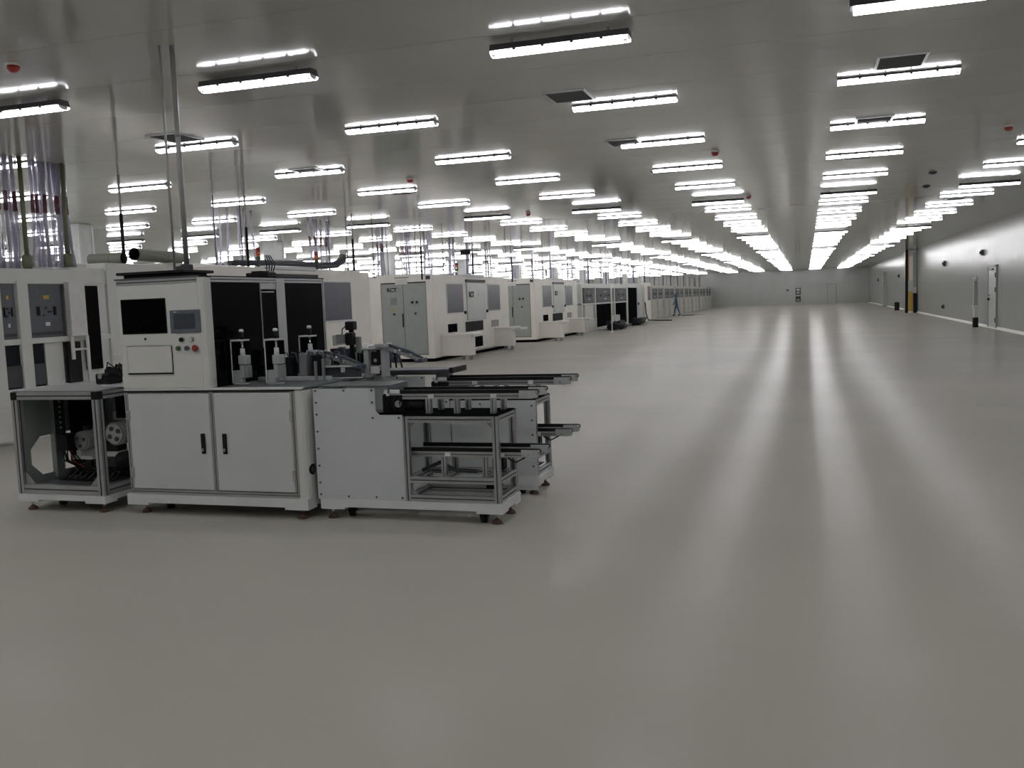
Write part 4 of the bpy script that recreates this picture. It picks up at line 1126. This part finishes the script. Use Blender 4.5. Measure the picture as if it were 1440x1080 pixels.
b = MB(); b.sweep([(5.72, 66.5, 0), (5.72, 66.5, .03), (5.72, 66.5, .5), (5.72, 66.5, .56)], [.14, .15, .17, .12], 12)
solo('waste_bin', b, 'black', 'small black bin on the floor by the right wall', 'bin', smooth=True)

# far wall
g = struct(MB().box(-1.12, -.46, WY1 - .06, WY1, .28, 1.90, c=.02).build('window_1', 'wall'))
for z0, z1 in ((1.08, 1.78), (.36, .92)):
    f = part('window_frame', 'black', g, (-1.04, -.54, WY1 - .09, WY1 - .055, z0, z1), c=.02)
    part('pane', 'midgrey', f, (-.96, -.62, WY1 - .10, WY1 - .088, z0 + .08, z1 - .30))
    part('pane', 'paper' if z0 > 1 else 'darkgrey', f, (-.96, -.62, WY1 - .10, WY1 - .088, z1 - .24, z1 - .07))
g = thing('wall_camera', (-1.85, WY1, 1.6), 'tiny dark camera on the far wall left of the small window', 'camera')
part('case', 'darkgrey', g, (-1.98, -1.72, WY1 - .14, WY1, 1.52, 1.68), c=.02)
part('bracket', 'midgrey', g, (-1.90, -1.80, WY1 - .05, WY1, 1.68, 1.78))
d = struct(MB().box(2.2, 3.0, WY1 - .03, WY1, .0, 2.05, c=.01).build('door_4', 'wall'))
part('door_frame', 'joint', d, (2.1, 2.2, WY1 - .04, WY1, 0, 2.12), (3.0, 3.1, WY1 - .04, WY1, 0, 2.12), (2.1, 3.1, WY1 - .04, WY1, 2.05, 2.12))

# ------------------------------------------------------------------ the person far down the aisle
def person(px, py):
    t = thing('person', (px, py, 0), 'person in blue hooded coverall walking across the far floor', 'person')
    J = {  # x right, y away; walking towards the left of the picture
        'pelvis': (0, 0, .93, .135, .12), 'waist': (-.01, 0, 1.08, .13, .105), 'chest': (-.03, 0, 1.28, .155, .12), 'neckb': (-.045, 0, 1.42, .085, .08),
        'neck': (-.055, 0, 1.49, .058, .058), 'skull': (-.075, 0, 1.57, .088, .082), 'crown': (-.07, 0, 1.645, .07, .068),
        'hipL': (0, -.09, .90, .105, .10), 'kneeL': (-.12, -.10, .50, .07, .072), 'ankL': (-.20, -.10, .10, .05, .05), 'toeL': (-.33, -.11, .045, .042, .04),
        'hipR': (0, .09, .90, .105, .10), 'kneeR': (.10, .09, .50, .07, .072), 'ankR': (.24, .09, .115, .05, .05), 'toeR': (.13, .09, .045, .042, .04),
        'shL': (-.04, -.19, 1.38, .068, .068), 'elL': (.08, -.24, 1.12, .05, .05), 'wrL': (.02, -.25, .88, .036, .036), 'haL': (-.01, -.25, .80, .04, .026),
        'shR': (-.04, .19, 1.38, .068, .068), 'elR': (-.13, .24, 1.12, .05, .05), 'wrR': (-.27, .24, .95, .036, .036), 'haR': (-.33, .235, .91, .04, .026)}
    E = [('pelvis', 'waist'), ('waist', 'chest'), ('chest', 'neckb'), ('neckb', 'neck'), ('neck', 'skull'), ('skull', 'crown')]
    for s in 'LR':
        E += [('pelvis', 'hip' + s), ('hip' + s, 'knee' + s), ('knee' + s, 'ank' + s), ('ank' + s, 'toe' + s), ('chest', 'sh' + s), ('sh' + s, 'el' + s), ('el' + s, 'wr' + s), ('wr' + s, 'ha' + s)]
    names = list(J)
    me = bpy.data.meshes.new('body')
    vs = [J[n][:3] for n in names]
    es = [(names.index(a), names.index(b)) for a, b in E]
    rad = [J[n][3:5] for n in names]
    for s in 'LR':       # five fingers on each hand
        h = names.index('ha' + s); w = Vector(J['wr' + s][:3]); c = Vector(J['ha' + s][:3])
        d = (c - w).normalized()
        for k in range(5):
            off = Vector((0, (k - 2) * .012, 0)) if k < 4 else Vector((-.03, .02 if s == 'L' else -.02, .01))
            a = len(vs); L = (.05, .06, .065, .055, .035)[k]
            vs += [tuple(c + off + d * .02), tuple(c + off + d * (.02 + L) + Vector((-.01, 0, 0)))]
            rad += [(.009, .009), (.007, .007)]
            es += [(h, a), (a, a + 1)]
    me.from_pydata(vs, es, [])
    me.materials.append(M['suit'])
    ob = bpy.data.objects.new('body', me); COL.objects.link(ob); ob.parent = t
    sk = ob.modifiers.new('skin', 'SKIN'); sk.use_smooth_shade = True
    for i, v in enumerate(me.skin_vertices[0].data if me.skin_vertices else []):
        v.radius = rad[i]
    if not me.skin_vertices:
        bpy.context.view_layer.objects.active = ob
    for i, v in enumerate(me.skin_vertices[0].data): v.radius = rad[i]; v.use_root = (i == 0)
    ss = ob.modifiers.new('sub', 'SUBSURF'); ss.levels = 1; ss.render_levels = 2
    o = Vector((px, py, 0))
    b = MB()
    hd = b.sweep([(px - .135, py, 1.535), (px - .155, py, 1.56), (px - .158, py, 1.60), (px - .135, py, 1.63)], [.035, .045, .045, .035], 10).build('face', 'skin', t, smooth=True)
    for s in (-1, 1):
        MB().cyl((px - .195, py + s * .022, 1.60), (px - .204, py + s * .022, 1.60), .008, 8).build('eye', 'black', hd)
    MB().sweep([(px - .198, py, 1.605), (px - .222, py, 1.572), (px - .196, py, 1.566)], [.006, .011, .006], 6).build('nose', 'skin', hd, smooth=True)
    MB().box(px - .200, px - .190, py - .02, py + .02, 1.545, 1.551).build('mouth', 'red', hd)
    MB().sweep([(px - .115, py, 1.62), (px - .08, py, 1.665), (px - .02, py, 1.665), (px + .015, py, 1.61), (px + .02, py, 1.54)], [.07, .08, .09, .075, .05], 12).build('hood', 'suit', t, smooth=True)
    for ax, ay, az in ((-.25, -.105, .045), (.17, .09, .05)):
        MB().sweep([(px + ax + .11, py + ay, az), (px + ax + .05, py + ay, az + .01), (px + ax - .05, py + ay, az - .003), (px + ax - .12, py + ay, az - .015)], [.035, .048, .045, .028], 10).build('shoe', 'shoe', t, smooth=True)
    return t
pr = person(-9.30, 71.0)
pr.scale = (.95, .95, .95)
g = thing('floor_strip', (-8.3, 71.0, 0), 'flat dark mop lying on the floor behind the walking person', 'strip')  # dark strip on the floor, a wide flat piece and a thin one
part('strip_wide', 'shoe', g, (-8.95, -8.0, 70.85, 71.2, 0, .05), c=.02)
MB().sweep([(-8.02, 71.03, .035), (-7.3, 71.03, .025)], .02, 8).build('strip_thin', 'midgrey', g, smooth=True)
